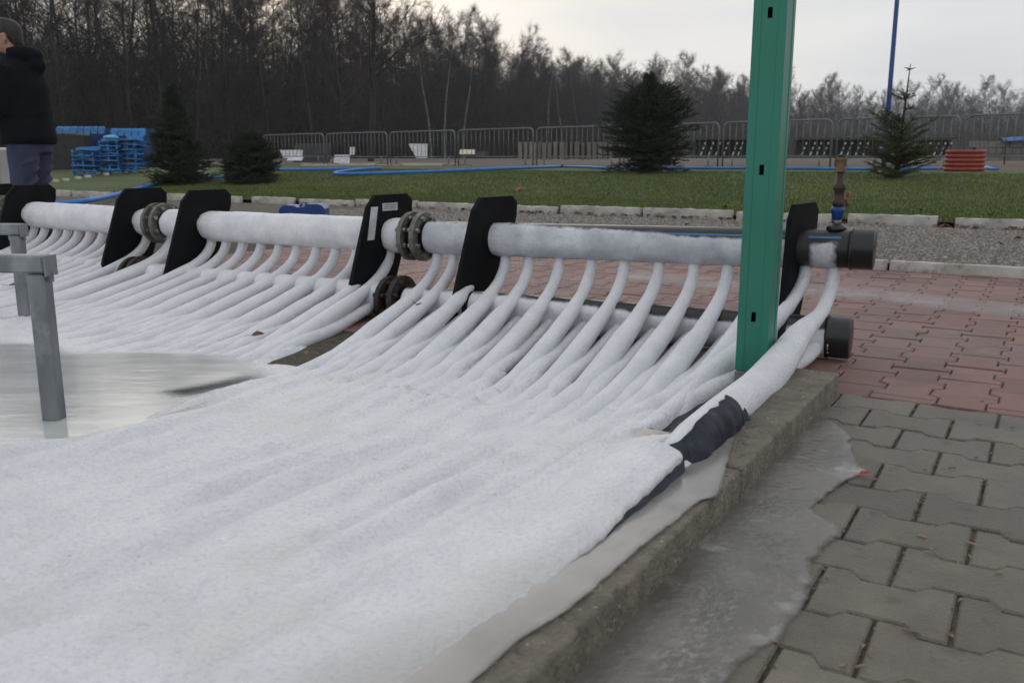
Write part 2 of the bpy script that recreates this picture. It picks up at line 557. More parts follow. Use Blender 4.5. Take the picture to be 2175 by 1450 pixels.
M_REDLEAF = mat('red_leaf', (0.33, 0.055, 0.03), (0.2, 0.035, 0.02), 30, 0.5)
M_STRAW = mat('dry_seed', (0.34, 0.235, 0.13), (0.22, 0.12, 0.065), 30, 0.7, rand=('object', 0.35))
M_JACKET = mat('dark_jacket', (0.0065, 0.008, 0.0115), (0.004, 0.005, 0.0075), 8, 0.9, 0.4, 25, spec=0.15)
M_JEANS = mat('grey_blue_jeans', (0.050, 0.060, 0.115), (0.028, 0.034, 0.070), 7, 0.85, 0.5, 22, stretch=(1, 1, 0.5))
M_SKIN = mat('skin', (0.40, 0.22, 0.165), (0.33, 0.17, 0.125), 12, 0.55)
M_HAIR = mat('dark_hair', (0.024, 0.017, 0.013), (0.012, 0.009, 0.007), 40, 0.6, 0.6, 90, stretch=(1, 1, 0.3))
M_SHOE = mat('dark_shoe', (0.02, 0.02, 0.02), (0.012, 0.012, 0.012), 10, 0.6)

# lawn / forest floor: grass near, bare brown earth further off
M_LAWN = mat('lawn_ground', (0.066, 0.096, 0.017), (0.038, 0.062, 0.012), 0.8, 0.9, 0.6, 30, detail=8)
add_layer(M_LAWN, (0.07, 0.062, 0.02), 0.5, 0.5, 0.75, seed=3, amount=0.6)
add_layer(M_LAWN, (0.028, 0.042, 0.012), 2.3, 0.55, 0.75, seed=7, amount=0.6)
nt_ = M_LAWN.node_tree
N_, L_ = nt_.nodes, nt_.links
b_ = N_['Principled BSDF']
old_ = b_.inputs['Base Color'].links[0].from_socket
att_ = N_.new('ShaderNodeAttribute')
att_.attribute_name = 'earth'
nz_ = N_.new('ShaderNodeTexNoise')
nz_.inputs['Scale'].default_value = 0.7
nz_.inputs['Detail'].default_value = 6
add_ = N_.new('ShaderNodeMath')
add_.operation = 'ADD'
L_.new(att_.outputs['Fac'], add_.inputs[0])
L_.new(nz_.outputs['Fac'], add_.inputs[1])
mr_ = N_.new('ShaderNodeMapRange')
mr_.inputs['From Min'].default_value = 0.85
mr_.inputs['From Max'].default_value = 1.1
L_.new(add_.outputs['Value'], mr_.inputs['Value'])
mx_ = N_.new('ShaderNodeMixRGB')
L_.new(mr_.outputs['Result'], mx_.inputs['Fac'])
L_.new(old_, mx_.inputs['Color1'])
mx_.inputs['Color2'].default_value = (0.095, 0.072, 0.052, 1)
L_.new(mx_.outputs['Color'], b_.inputs['Base Color'])

# ------------------------------------------------------------------ ground
B_GK, B_LK = 3.18, 6.5                   # gravel kerb and lawn kerb, distances along BV


def build_lawn():
    us = np.concatenate([np.linspace(-8, 8, 90), np.linspace(8.6, 40, 40), np.linspace(45, 900, 30)])
    us = np.unique(np.concatenate([us, -us]))
    vs2 = np.concatenate([np.linspace(B_LK, 18, 76), np.linspace(18.4, 60, 50), np.linspace(65, 1500, 30)])
    V, E = [], []
    for v in vs2:
        for u in us:
            x, y, _ = W(u - 3 * 0, v)
            z = terrain_z(x, y)
            V.append((x, y, z))
            # earth beyond the barriers
            fx = x + 6.63
            line = 32.0 - 0.867 * fx           # depth of the barrier line at this x
            E.append(sstep(y - line, -1.6, 1.5) * 0.75)
    V = np.array(V)
    nu = len(us)
    idx = np.arange(len(V)).reshape(len(vs2), nu)
    F = np.stack([idx[:-1, 1:], idx[:-1, :-1], idx[1:, :-1], idx[1:, 1:]], -1).reshape(-1, 4)
    me = array_mesh('lawn', V, F, M_LAWN, True)
    at = me.attributes.new('earth', 'FLOAT', 'POINT')
    at.data.foreach_set('value', np.array(E, dtype=np.float32))
    return tag(link('lawn', me), 'short green lawn rising towards the barriers and the wood', 'lawn', kind='structure')


build_lawn()


def sheet(name, pts, z, m, label, cat, kind='structure'):
    mb = MB()
    mb.add([(p[0], p[1], z) for p in pts], [tuple(range(len(pts)))])
    return tag(mb.build(name, m), label, cat, kind=kind)


sheet('ground', [W(-14, -6), W(14, -6), W(14, B_GK + 2), W(-14, B_GK + 2)][::-1], -0.0075, M_BED,
      'dark sandy bed showing in the joints of the paving', 'ground')
sheet('gravel_strip', [W(-40, B_GK + 0.02), W(40, B_GK + 0.02), W(40, B_LK + 3), W(-40, B_LK + 3)][::-1], 0.040, M_GRAVEL,
      'strip of brown grey gravel between the paving and the lawn', 'gravel')


def gravel_stones():
    n = 60000
    a = rng.uniform(-4.2, 7.0, n)
    b = rng.uniform(B_GK + 0.08, B_LK - 0.02, n)
    s = rng.uniform(0.006, 0.016, n)
    base = np.array([(1, 0, 0), (0, 1, 0), (-1, 0, 0), (0, -1, 0), (0, 0, 0.8)], float)
    faces = np.array([(0, 1, 4), (1, 2, 4), (2, 3, 4), (3, 0, 4)])
    xy = P0[None] + a[:, None] * AV + b[:, None] * BV
    ang = rng.uniform(0, 6.28, n)
    V = np.repeat(base[None], n, 0) * rng.uniform(0.6, 1.3, (n, 5, 1))
    c, s_ = np.cos(ang)[:, None], np.sin(ang)[:, None]
    x = V[:, :, 0] * c - V[:, :, 1] * s_
    y = V[:, :, 0] * s_ + V[:, :, 1] * c
    V = np.stack([x * s[:, None] + xy[:, 0:1], y * s[:, None] + xy[:, 1:2], V[:, :, 2] * s[:, None] + 0.041], -1)
    F = (faces[None] + (np.arange(n) * 5)[:, None, None]).reshape(-1, 3)
    o = link('gravel_stones', array_mesh('gravel_stones', V.reshape(-1, 3), F, M_STONE))
    tag(o, 'loose gravel stones covering the strip beside the paving', 'gravel', kind='stuff')


gravel_stones()

# ------------------------------------------------------------------ paving stones
PL, PP = 0.200, 0.147
WH, WA, GAP = 0.0868, 0.0602, 0.0019


def paver_outline():
    h = PL / 2 - 0.0030
    t0, t1 = 0.038, 0.056
    up = [(-h, WH - GAP), (-t1, WH - GAP), (-t0, WA - GAP), (t0, WA - GAP), (t1, WH - GAP), (h, WH - GAP)]
    dn = [(x, -y) for x, y in up][::-1]
    return dn + up[::1][::-1][::-1] if False else [(x, y) for x, y in reversed(up)] + [(x, -y) for x, y in up]


def clip_poly(poly, n, d):
    """keep n.p >= d"""
    out = []
    for i in range(len(poly)):
        p, q = poly[i], poly[(i + 1) % len(poly)]
        dp, dq = n[0] * p[0] + n[1] * p[1] - d, n[0] * q[0] + n[1] * q[1] - d
        if dp >= 0: out.append(p)
        if dp * dq < 0:
            t = dp / (dp - dq)
            out.append((p[0] + t * (q[0] - p[0]), p[1] + t * (q[1] - p[1])))
    return out


def paver_shape(poly, mb, M=None):
    """a block with a worn chamfer round its top"""
    cx = sum(p[0] for p in poly) / len(poly)
    cy = sum(p[1] for p in poly) / len(poly)
    ins = []
    n = len(poly)
    for i in range(n):
        p, a, b = Vector(poly[i]), Vector(poly[i - 1]), Vector(poly[(i + 1) % n])
        e1, e2 = (p - a), (b - p)
        if e1.length < 1e-6 or e2.length < 1e-6:
            ins.append((p.x, p.y)); continue
        n1 = Vector((-e1.y, e1.x)).normalized(); n2 = Vector((-e2.y, e2.x)).normalized()
        m = (n1 + n2)
        k = 0.0035 / max(0.4, 1 + n1.dot(n2))
        ins.append((p.x + m.x * k, p.y + m.y * k))
    vs_ = [(x, y, 0.0) for x, y in ins] + [(x, y, -0.0035) for x, y in poly] + [(x, y, -0.02) for x, y in poly]
    fs = [tuple(range(n))]
    for i in range(n):
        j = (i + 1) % n
        fs.append((i, i + n, j + n, j))
        fs.append((i + n, i + 2 * n, j + 2 * n, j + n))
    if M is not None:
        vs_ = [tuple(M @ Vector(p)) for p in vs_]
    mb.add(vs_, fs)


OUT = paver_outline()
# make the outline counter-clockwise
if sum(OUT[i - 1][0] * OUT[i][1] - OUT[i][0] * OUT[i - 1][1] for i in range(len(OUT))) < 0:
    OUT = OUT[::-1]
RZ_A = math.atan2(-AV[1], -AV[0])        # local x of the pavement = -A (to the right), local y = B


def lay_pavement(root, cells, m, m_far, limit=300):
    """cells: list of (a, b, turned) ; pieces become children named paving_stone"""
    full = {}
    for turned in (False, True):
        mb = MB()
        paver_shape([(x, y) for x, y in OUT] if not turned else [(-y, x) for x, y in OUT], mb)
        full[turned] = mb.mesh('paving_stone', m)
    cells = sorted(cells, key=lambda c: (W(c[0], c[1])[0]) ** 2 + W(c[0], c[1])[1] ** 2)
    far = MB()
    n_near = 0
    for a, b, turned in cells:
        poly = [(x, y) for x, y in OUT] if not turned else [(-y, x) for x, y in OUT]
        lx, ly = -a, b
        if turned: poly2 = clip_poly(poly, (0, 1), 0.024 - ly)
        else: poly2 = clip_poly(poly, (0, -1), -(0.020 - ly))
        if turned: poly2 = clip_poly(poly2, (0, -1), -(B_GK - 0.005 - ly)) if len(poly2) > 2 else poly2
        if len(poly2) < 3: continue
        ys = [p[1] for p in poly2]
        if max(ys) - min(ys) < 0.012: continue
        cut = len(poly2) != len(poly) or any(abs(p[0] - q[0]) + abs(p[1] - q[1]) > 1e-6 for p, q in zip(poly2, poly))
        dz = random.uniform(-0.0022, 0.0018)
        rx, ry = random.uniform(-0.012, 0.012), random.uniform(-0.012, 0.012)
        rzj = random.uniform(-0.008, 0.008)
        if n_near < limit:
            if cut:
                mb = MB(); paver_shape(poly2, mb); me = mb.mesh('paving_stone', m)
            else:
                me = full[turned]
            link('paving_stone', me, root, (lx, ly, dz), (rx, ry, rzj))
            n_near += 1
        else:
            Mx = Matrix.Translation((lx, ly, dz)) @ Matrix.Rotation(rzj, 4, 'Z') @ Matrix.Rotation(rx, 4, 'X')
            paver_shape(poly2, far, Mx)
    if far.v:
        tag(far.build('paving_stone_field', m_far, root), kind='stuff')


grey_root = tag(empty('grey_pavement', W(0, 0), RZ_A), 'grey brown interlocking concrete paving at the near right', 'pavement', kind='structure')
cells = []
for k in range(0, 19):
    bc = -0.050 - PP * k
    ph = -0.206 if k % 2 == 0 else -0.307
    for j in range(-8, 3):
        ac = ph + 0.1 + 0.2 * j
        if -1.75 < ac < 0.10: cells.append((ac, bc, False))
lay_pavement(grey_root, cells, M_GREY, M_GREY)

red_root = tag(empty('red_pavement', W(0, 0), RZ_A), 'dark red interlocking concrete paving behind the pipes', 'pavement', kind='structure')
cells = []
for j in range(-30, 11):
    ac = -0.0165 - PP * j
    ph = 0.170 if j % 2 == 0 else 0.070
    for k in range(-1, 17):
        bc = ph + 0.1 + 0.2 * k
        if -0.08 < bc < 3.3: cells.append((ac, bc, True))
lay_pavement(red_root, cells, M_RED, M_REDS)


# ------------------------------------------------------------------ kerbs
def rough_block(name, length, width, height, m, parent, loc, seed, chip=0.0016, bev=0.006):
    bm = bmesh.new()
    bmesh.ops.create_cube(bm, size=1.0)
    for v in bm.verts: v.co = Vector((v.co.x * length, v.co.y * width, (v.co.z) * height))
    bmesh.ops.bevel(bm, geom=bm.edges[:], offset=min(bev, width * 0.2), segments=2, profile=0.5, affect='EDGES')
    cuts = max(2, int(length / 0.06))
    es = [e for e in bm.edges if abs((e.verts[0].co - e.verts[1].co).normalized().x) > 0.9 and e.calc_length() > length * 0.5]
    bmesh.ops.subdivide_edges(bm, edges=es, cuts=cuts, use_grid_fill=True)
    for v in bm.verts:
        q = v.co * 22 + Vector((seed * 3.1, seed, 0))
        v.co += Vector((0, noise.noise(q), noise.noise(q + Vector((7, 3, 1))))) * chip
    me = bpy.data.meshes.new(name)
    bm.to_mesh(me); bm.free()
    me.materials.append(m)
    me.polygons.foreach_set('use_smooth', [True] * len(me.polygons))
    o = link(name, me, parent, loc)
    return o


KH, KW = 0.066, 0.125
kerb = tag(empty('rink_kerb', W(0, 0), RZ_A), 'weathered concrete kerb along the right side of the ice', 'kerb', kind='structure')
bs = [0.0, -0.935, -1.90, -2.87, -3.84]
for i in range(4):
    L = bs[i] - bs[i + 1]
    rough_block('kerb_stone', L - 0.008, KW, KH + 0.05, M_KERB, kerb, None, i).matrix_local = \
        Matrix.Translation((-KW / 2, (bs[i] + bs[i + 1]) / 2, KH / 2 - 0.025)) @ Matrix.Rotation(math.pi / 2, 4, 'Z')

gk = tag(empty('gravel_kerb', W(0, B_GK), RZ_A), 'pale narrow concrete kerb between red paving and gravel', 'kerb', kind='structure')
for i in range(-6, 3):
    x0 = 0.665 + i * 1.0
    rough_block('kerb_stone', 0.985, 0.055, 0.12, M_KERB2, gk, (x0 + 0.5, 0, 0.0), i + 20, 0.004)
lk = tag(empty('lawn_kerb', W(0, B_LK), RZ_A), 'low broken white kerb at the front edge of the lawn', 'kerb', kind='structure')
for i in range(-14, 9):
    L = random.choice((0.78, 0.92, 0.97))
    rough_block('kerb_stone', L, 0.07, 0.13, M_KERB2, lk, (i * 1.0 + 0.2, random.uniform(-0.02, 0.02) - 0.03, 0.068 + random.uniform(-0.016, 0.010)), i + 40, 0.010)
ek = tag(empty('lawn_edging', (0, 0, 0)), 'row of small pale edging stones in the grass at far left', 'kerb', kind='structure')
for (px, py) in ((118, 386), (140, 384), (166, 380), (186, 377), (225, 372), (275, 367)):
    p = on_ground(px, py)
    rough_block('kerb_stone', 0.36, 0.07, 0.10, M_KERB2, ek, tuple(p), px * 0.1, 0.012).rotation_euler.z = -0.9


# ------------------------------------------------------------------ the cooling pipe segments
ZU, ZL = 0.35, 0.075
UP = [np.array([1.233, 3.050]), np.array([-0.407, 3.885]), np.array([-1.828, 4.706]), np.array([-3.054, 5.472]), np.array([-4.30, 6.25])]
ZJ = [0.355, 0.328, 0.327, 0.335, 0.340]
R_PIPE = 0.0665
LOWOFF = np.array([-0.080, -0.155])
T_LISTS = [
    [0.067, 0.118, 0.201, 0.267, 0.336, 0.41, 0.486, 0.56, 0.635, 0.708, 0.767, 0.833, 0.901, 0.946],
    [0.095, 0.138, 0.208, 0.283, 0.353, 0.427, 0.498, 0.57, 0.645, 0.715, 0.779, 0.849, 0.945, 0.967],
    [0.094, 0.148, 0.218, 0.289, 0.359, 0.437, 0.516, 0.585, 0.658, 0.743, 0.817, 0.878, 0.923, 0.958],
    [0.09, 0.14, 0.22, 0.29, 0.36, 0.43, 0.50, 0.58, 0.65, 0.72, 0.79, 0.85, 0.91, 0.955]]
PLATES = [[0.133, 0.800], [0.098, 0.800], [0.115, 0.83], [0.118, 0.86]]
ANG = [lambda t: 30.5 - 13.0 * sstep(t, -0.05, 0.75), lambda t: 17.5 + 7 * t, lambda t: 24.5 + 6 * t, lambda t: 30.5 + 2 * t]


def tube_dir(a0, s):
    a = math.radians(a0 + (30.8 - a0) * sstep(s, 0.8, 2.3))
    return np.array([-math.sin(a), -math.cos(a)])


def bez(s0, s1, z0, z1):
    """arc of a tube from the underside of the pipe down to the ice: (path length, height) pairs"""
    out = []
    P = [(0.0, z0), (0.0, z0 - 0.13), (0.29, 0.092), (s1, z1)]
    for i in range(13):
        t = i / 12
        b = [(1 - t) ** 3, 3 * t * (1 - t) ** 2, 3 * t * t * (1 - t), t ** 3]
        out.append((sum(b[k] * P[k][0] for k in range(4)), sum(b[k] * P[k][1] for k in range(4))))
    return out


def ice_base(s, a_off):
    """general level of the ice, s metres in front of the pipes"""
    return 0.006 + 0.036 * sstep(s, 1.0, 2.3)


seg_roots = []
LINES = []          # (order, M, angle, upper?) lines the ice ridges follow
for si in range(4):
    A0, A1 = UP[si], UP[si + 1]
    d = A1 - A0
    ln = float(np.linalg.norm(d))
    d = d / ln
    nrm = np.array([d[1], -d[0]])
    if nrm[1] > 0: nrm = -nrm                  # towards the rink
    seg_roots.append((A0, A1, d, nrm, ln))
    for ti, t in enumerate(T_LISTS[si]):
        a0 = ANG[si](t) if not (si == 0 and ti == 1) else 39.0
        M = A0 + d * ln * t
        LINES.append((si + t, M, a0, True, si, ti))
        t2 = t - ((-0.004, 0.006, 0.006)[ti] if si == 0 and ti < 3 else 0.033)
        LINES.append((si + t2, A0 + d * ln * t2 + LOWOFF, a0 if (si == 0 and ti == 1) else ANG[si](t2), False, si, ti))
LINES.sort(key=lambda q: q[0])


def line_points(M, a0, ss):
    """positions along a tube line at the path lengths ss"""
    out, p, prev = [], np.array(M, float), 0.0
    for s in ss:
        k = max(1, int((s - prev) / 0.05))
        for j in range(k):
            sm = prev + (s - prev) * (j + 0.5) / k
            p = p + tube_dir(a0, sm) * (s - prev) / k
        prev = s
        out.append(p.copy())
    return out


def frost_sleeve(root, A0, d, t0, t1, ln, z, r, m, full, seed):
    """uneven coat of frost round a pipe between two stations; open at the back and top when not full"""
    L = (t1 - t0) * ln
    nx = max(6, int(L / 0.022))
    na = 28
    V, F, CVR = [], [], []
    side = np.array([d[1], -d[0]])
    if side[1] > 0: side = -side
    for i in range(nx + 1):
        u = i / nx
        xl = t0 * ln + L * u
        edge = min(u, 1 - u) * L
        rr = r * (0.90 + 0.10 * math.sqrt(min(1.0, edge / 0.035))) if full is not None else r * (0.90 + 0.10 * min(1.0, edge / 0.03))
        c = A0 + d * xl
        for k in range(na):
            a = 2 * math.pi * k / na           # 0 = towards the rink, pi/2 = up
            hx, hz = math.cos(a), math.sin(a)
            q = Vector((xl * 9 + seed * 5, math.cos(a) * 2.2, math.sin(a) * 2.2))
            th = 0.0045 * noise.noise(q) + 0.002 * noise.noise(q * 3.3)
            rad = rr + th
            if not full:
                # frost thins out above a wavy line and at the back
                lim = 0.44 + 0.48 * sstep(xl / ln, 0.25, 0.75) + 0.10 * noise.noise(Vector((xl * 3 + seed, 0, 0)))
                if full is None: lim = 0.30 + 0.25 * noise.noise(Vector((xl * 6 + seed, 0, 0)))
                over = (hz - lim) if hx > -0.2 else 0.5
                cvr = min(1.0, max(-0.4, 0.35 - over * 3.2))
                if full is None: cvr = min(cvr, 1.4 * sstep(edge, 0.0, 0.07) - 0.4)
                rad = max(R_PIPE + 0.0008, rad - 0.006 * (1 - max(0, cvr)))
            else:
                cvr = 1.0
            CVR.append(cvr)
            V.append((c[0] + side[0] * hx * rad, c[1] + side[1] * hx * rad, z[0] + z[1] * xl + hz * rad))
    for i in range(nx):
        for k in range(na):
            a, b = i * na + k, i * na + (k + 1) % na
            F.append((a, b, b + na, a + na))
    mb = MB()
    mb.add(V, F, 0, True)
    o = mb.build('frost_layer', m, root)
    at = o.data.attributes.new('cover', 'FLOAT', 'POINT')
    at.data.foreach_set('value', np.array(CVR, dtype=np.float32))
    return o


SEG_LABELS = [
    'right hand pair of frosted cooling pipes with capped ends and brass valve',
    'middle pair of white frosted cooling pipes between two bolted flanges',
    'left pair of white frosted cooling pipes in front of the standing man',
    'cut off pair of cooling pipes at the left edge of the photo']


def plate_outline():
    # c across the pipes (towards the rink is negative), z up, leaning back with the pipes
    return [(-0.305, 0.0), (-0.02, 0.0), (0.155, 0.42), (0.160, 0.475), (0.125, 0.505), (-0.085, 0.505), (-0.135, 0.455)]


def ring_pts(c, d3, r, n=28):
    d3 = Vector(d3).normalized()
    u = d3.cross(Vector((0, 0, 1))).normalized()
    w = d3.cross(u)
    return [Vector(c) + (u * math.cos(2 * math.pi * k / n) + w * math.sin(2 * math.pi * k / n)) * r for k in range(n)]


def flange(root, c, d, mflip):
    """steel ring flange with bolts on the pipe at c"""
    d3 = Vector((d[0], d[1], 0))
    c = Vector(c)
    mb = MB()
    mb.loft([ring_pts(c - d3 * 0.011, d3, 0.100), ring_pts(c - d3 * 0.011, d3, 0.105), ring_pts(c + d3 * 0.011, d3, 0.105), ring_pts(c + d3 * 0.011, d3, 0.100)], smooth=False)
    fl = mb.build('flange', M_FLANGE if mflip else M_FLANGED, root)
    u = d3.cross(Vector((0, 0, 1))).normalized()
    w = Vector((0, 0, 1))
    bolt = None
    for k in range(8):
        a = 2 * math.pi * (k + 0.5) / 8
        q = c + (u * math.cos(a) + w * math.sin(a)) * 0.086
        if bolt is None:
            mb = MB()
            mb.tube([-d3 * 0.026, -d3 * 0.0112], 0.0105, 6, smooth=False)
            mb.tube([d3 * 0.0112, d3 * 0.026], 0.0105, 6, smooth=False)
            bolt = mb.mesh('bolt', M_BOLT if mflip else M_FLANGED)
        link('bolt', bolt, fl, tuple(q))


for si, (A0, A1, d, nrm, ln) in enumerate(seg_roots):
    root = empty('cooling_manifold', (0, 0, 0))
    tag(root, SEG_LABELS[si], 'pipe assembly', 'cooling pipe assemblies along the rink end')
    e0, e1 = (0.0 if si == 0 else 0.022), (ln - 0.022)
    for (zc, off, up) in ((ZJ[si], np.zeros(2), True), (ZL - 0.006 * si, LOWOFF, False)):
        zs_ = (ZJ[si + 1] - ZJ[si]) / ln if up else -0.006 / ln
        es = e0 + (0.035 if si == 0 and not up else 0.0)
        S, T = A0 + off + d * es, A0 + off + d * e1
        mb = MB()
        mb.tube([(*(S + (T - S) * q), zc + zs_ * (es + (e1 - es) * q)) for q in np.linspace(0, 1, 12)], R_PIPE, 32)
        pipe = mb.build('upper_pipe' if up else 'lower_pipe', M_HDPE, root)
        if si == 0:
            cmb = MB()
            c3 = (*(S), zc)
            dd = Vector((d[0], d[1], 0))
            cmb.loft([ring_pts(Vector(c3) - dd * 0.004, dd, R_PIPE * 0.93, 32), ring_pts(Vector(c3) - dd * 0.001, dd, R_PIPE + 0.003, 32),
                      ring_pts(Vector(c3) + dd * 0.062, dd, R_PIPE + 0.003, 32), ring_pts(Vector(c3) + dd * 0.064, dd, R_PIPE + 0.007, 32),
                      ring_pts(Vector(c3) + dd * 0.072, dd, R_PIPE + 0.007, 32), ring_pts(Vector(c3) + dd * 0.075, dd, R_PIPE * 0.98, 32)])
            cmb.build('end_cap', M_HDPE, pipe)
            e_cap = es
        # frost coats between plates
        pl = PLATES[si]
        stations = [e0 / ln + (0.045 if si == 0 else 0.022), pl[0], pl[1], e1 / ln - 0.022]
        if up and si == 0:
            smb = MB()
            for (q0, q1) in ((0.055, pl[0] - 0.02), (pl[0] + 0.01, 0.50)):
                V = []
                for q in np.linspace(q0, q1, 16):
                    c = A0 + d * ln * q
                    for ang in (0.60, 0.73):
                        r = R_PIPE + 0.0012
                        V.append((c[0] + nrm[0] * math.cos(ang) * r, c[1] + nrm[1] * math.cos(ang) * r, ZJ[0] + zs_ * ln * q + math.sin(ang) * r))
                smb.add(V, [(2 * i, 2 * i + 1, 2 * i + 3, 2 * i + 2) for i in range(15)], 0, True)
            smb.build('blue_stripe', M_STRIPE, pipe)
        for q in range(3):
            ta, tb = stations[q], stations[q + 1]
            if q > 0: ta += 0.007
            if q < 2: tb -= 0.007
            full = True if si > 0 else False
            if si == 0 and q == 0 and up: full = None
            m = M_FROST if si > 0 else M_FROST2 if up else M_FROST3
            frost_sleeve(pipe, A0 + off, d, ta, tb, ln, (zc, zs_), R_PIPE + (0.009 if si else 0.0065), m, full, si * 3 + q + (0 if up else 50))
    for q, t in enumerate(PLATES[si]):
        c = A0 + d * ln * t
        # local x = -nrm (away from rink), local y = up, local z = along the pipe
        X = Matrix.Rotation(-math.radians((9, 3, 0, 0)[si]), 3, 'Z') @ Vector((-nrm[0], -nrm[1], 0))
        Y = Vector((0, 0, 1))
        Z = X.cross(Y)
        M4 = Matrix(((X.x, Y.x, Z.x, c[0]), (X.y, Y.y, Z.y, c[1]), (X.z, Y.z, Z.z, 0.0), (0, 0, 0, 1)))
        mb = MB()
        ol = plate_outline()
        if si == 0 and q == 0: ol = [(-0.165, 0.0)] + ol[1:-1] + [(-0.122, 0.455)]
        mb.prism(ol, M4, 0.019)
        pt = mb.build('support_plate', M_PLATE, root)
        if si == 1 and q == 0:
            sg = 1 if (M4 @ Vector((0, 0, 1)) - M4 @ Vector((0, 0, 0))).dot(Vector((d[0], d[1], 0))) < 0 else -1
            zf = sg * 0.0105
            def quad(x0, x1, y0, y1, zz, mm, nm, sh=0.0):
                k = MB()
                k.add([M4 @ Vector((x0, y0, zz)), M4 @ Vector((x1, y0, zz)), M4 @ Vector((x1 + sh, y1, zz)), M4 @ Vector((x0 + sh, y1, zz))], [(0, 1, 2, 3)])
                k.add([M4 @ Vector((x0, y0, zz - sg * 0.0008)), M4 @ Vector((x1, y0, zz - sg * 0.0008)), M4 @ Vector((x1 + sh, y1, zz - sg * 0.0008)), M4 @ Vector((x0 + sh, y1, zz - sg * 0.0008))], [(3, 2, 1, 0)])
                return k.build(nm, mm, pt)
            quad(-0.148, -0.104, 0.315, 0.455, zf, M_LABEL, 'paper_label', 0.030)
            quad(-0.045, 0.055, 0.435, 0.468, zf, M_LABEL, 'paper_label')
            k = MB()
            for yy in (0.443, 0.451, 0.459):
                k.add([M4 @ Vector((-0.038, yy, zf + sg * 0.0006)), M4 @ Vector((0.046, yy, zf + sg * 0.0006)), M4 @ Vector((0.046, yy + 0.0022, zf + sg * 0.0006)), M4 @ Vector((-0.038, yy + 0.0022, zf + sg * 0.0006))], [(0, 1, 2, 3)])
            k.build('label_print', M_PRINT, pt)
    # flanges where segments meet
    for up in (True, False):
        off = np.zeros(2) if up else LOWOFF
        zc = ZJ[si] if up else ZL - 0.006 * si
        z1 = ZJ[si + 1] if up else ZL - 0.006 * si
        if si > 0:
            flange(root, (*(A0 + off + d * 0.030), zc), d, up)
        flange(root, (*(A1 + off - d * 0.030), z1), d, up)
        mb = MB()
        mb.tube([(*(A1 + off - d * 0.019), z1), (*(A1 + off + d * 0.019), z1)], 0.074, 24)
        mb.build('flange_collar', M_HDPE, root)
    # the tubes
    for (order, M, a0, upper, sj, ti) in LINES:
        if sj != si: continue
        outer = (si == 0 and ti == 0)
        zp = ZJ[si] + (ZJ[si + 1] - ZJ[si]) * (order - si)
        squeeze = (1.0, 0.96, 0.86, 0.8)[si]
        rr_ = random.uniform(-0.003, 0.004)
        if upper:
            bz = bez(0, 0.92, zp - R_PIPE + 0.008, 0.016 if outer else -0.004)
            bz += [(1.00, 0.015), (1.12, 0.018), (1.28, 0.018), (1.48, 0.010), (1.75, -0.03)] if outer else [(1.06, -0.010), (1.2, -0.016), (1.35, -0.026), (1.55, -0.05)]
            ss = np.array([q[0] * squeeze for q in bz])
            pts = line_points(M, a0, ss)
            zz = [q[1] + (0.058 * sstep(q[0], 0.1, 0.5) if outer else 0) for q in bz]
            rad = [0.0225 + (0.0105 + rr_) * sstep(s, 0.0, 0.60) + (0.017 * sstep(s, 0.3, 0.8) if outer else 0) + 0.0018 * noise.noise((order * 31, s * 6, 0)) for s in ss]
        else:
            ss = np.array([0.03, 0.09, 0.16, 0.24, 0.34, 0.46, 0.60, 0.74, 0.88, 1.05])
            pts = line_points(M, a0, ss)
            zz = [0.046 - 0.044 * sstep(s, 0.02, 0.50) - 0.05 * sstep(s, 0.6, 1.1) + (0.055 * sstep(s, 0.1, 0.5) if outer else 0) for s in ss]
            rad = [0.0225 + (0.008 + rr_) * sstep(s, 0.05, 0.7) + 0.0018 * noise.noise((order * 17, s * 6, 3)) for s in ss]
        mb = MB()
        P = []
        for p, z, s in zip(pts, zz, ss):
            wob = 0.006 * noise.noise((order * 23, s * 2.2, 1.5)) * sstep(s, 0.1, 0.5)
            P.append((p[0] + wob, p[1], z))
        mb.tube(P, rad, 14, jitter=0.12)
        mb.build('frosted_tube', M_TUBE, root)
    if si == 0:
        # brass air valve on the upper pipe
        c = A0 + d * ln * 0.068
        cx, cy = c
        v = MB()
        def lath(rows, mm, nm, par, n=14):
            k = MB()
            k.loft([[(cx + r * math.cos(2 * math.pi * i / n), cy + r * math.sin(2 * math.pi * i / n), z + VZ) for i in range(n)] for r, z in rows], smooth=n > 8)
            return k.build(nm, mm, par)
        VZ = 0.010
        lath([(0.034, 0.405), (0.034, 0.417), (0.022, 0.422), (0.020, 0.428)], M_HDPE, 'saddle', root)
        lath([(0.0150, 0.426), (0.0150, 0.445)], M_GALV, 'nipple', root)
        lath([(0.017, 0.443), (0.017, 0.452), (0.0195, 0.454), (0.0195, 0.466), (0.0225, 0.468), (0.0225, 0.484), (0.019, 0.486)], M_BLUEFIT, 'blue_fitting', root)
        body = lath([(0.016, 0.485), (0.020, 0.497), (0.020, 0.507), (0.016, 0.512), (0.016, 0.54), (0.021, 0.545), (0.021, 0.56), (0.014, 0.566), (0.014, 0.605)], M_DBRASS, 'valve_body', root)
        lath([(0.0175, 0.604), (0.0175, 0.640), (0.020, 0.642), (0.020, 0.652), (0.0175, 0.653)], M_BRASS, 'valve_top', root, 8)
        lath([(0.011, 0.652), (0.011, 0.662)], M_HDPE, 'valve_seal', root)
        k = MB()
        vd = Vector((1.0, 0.1, 0)).normalized()
        o = Vector((cx, cy, 0.522))
        k.tube([o + vd * 0.012, o + vd * 0.03], 0.006, 8)
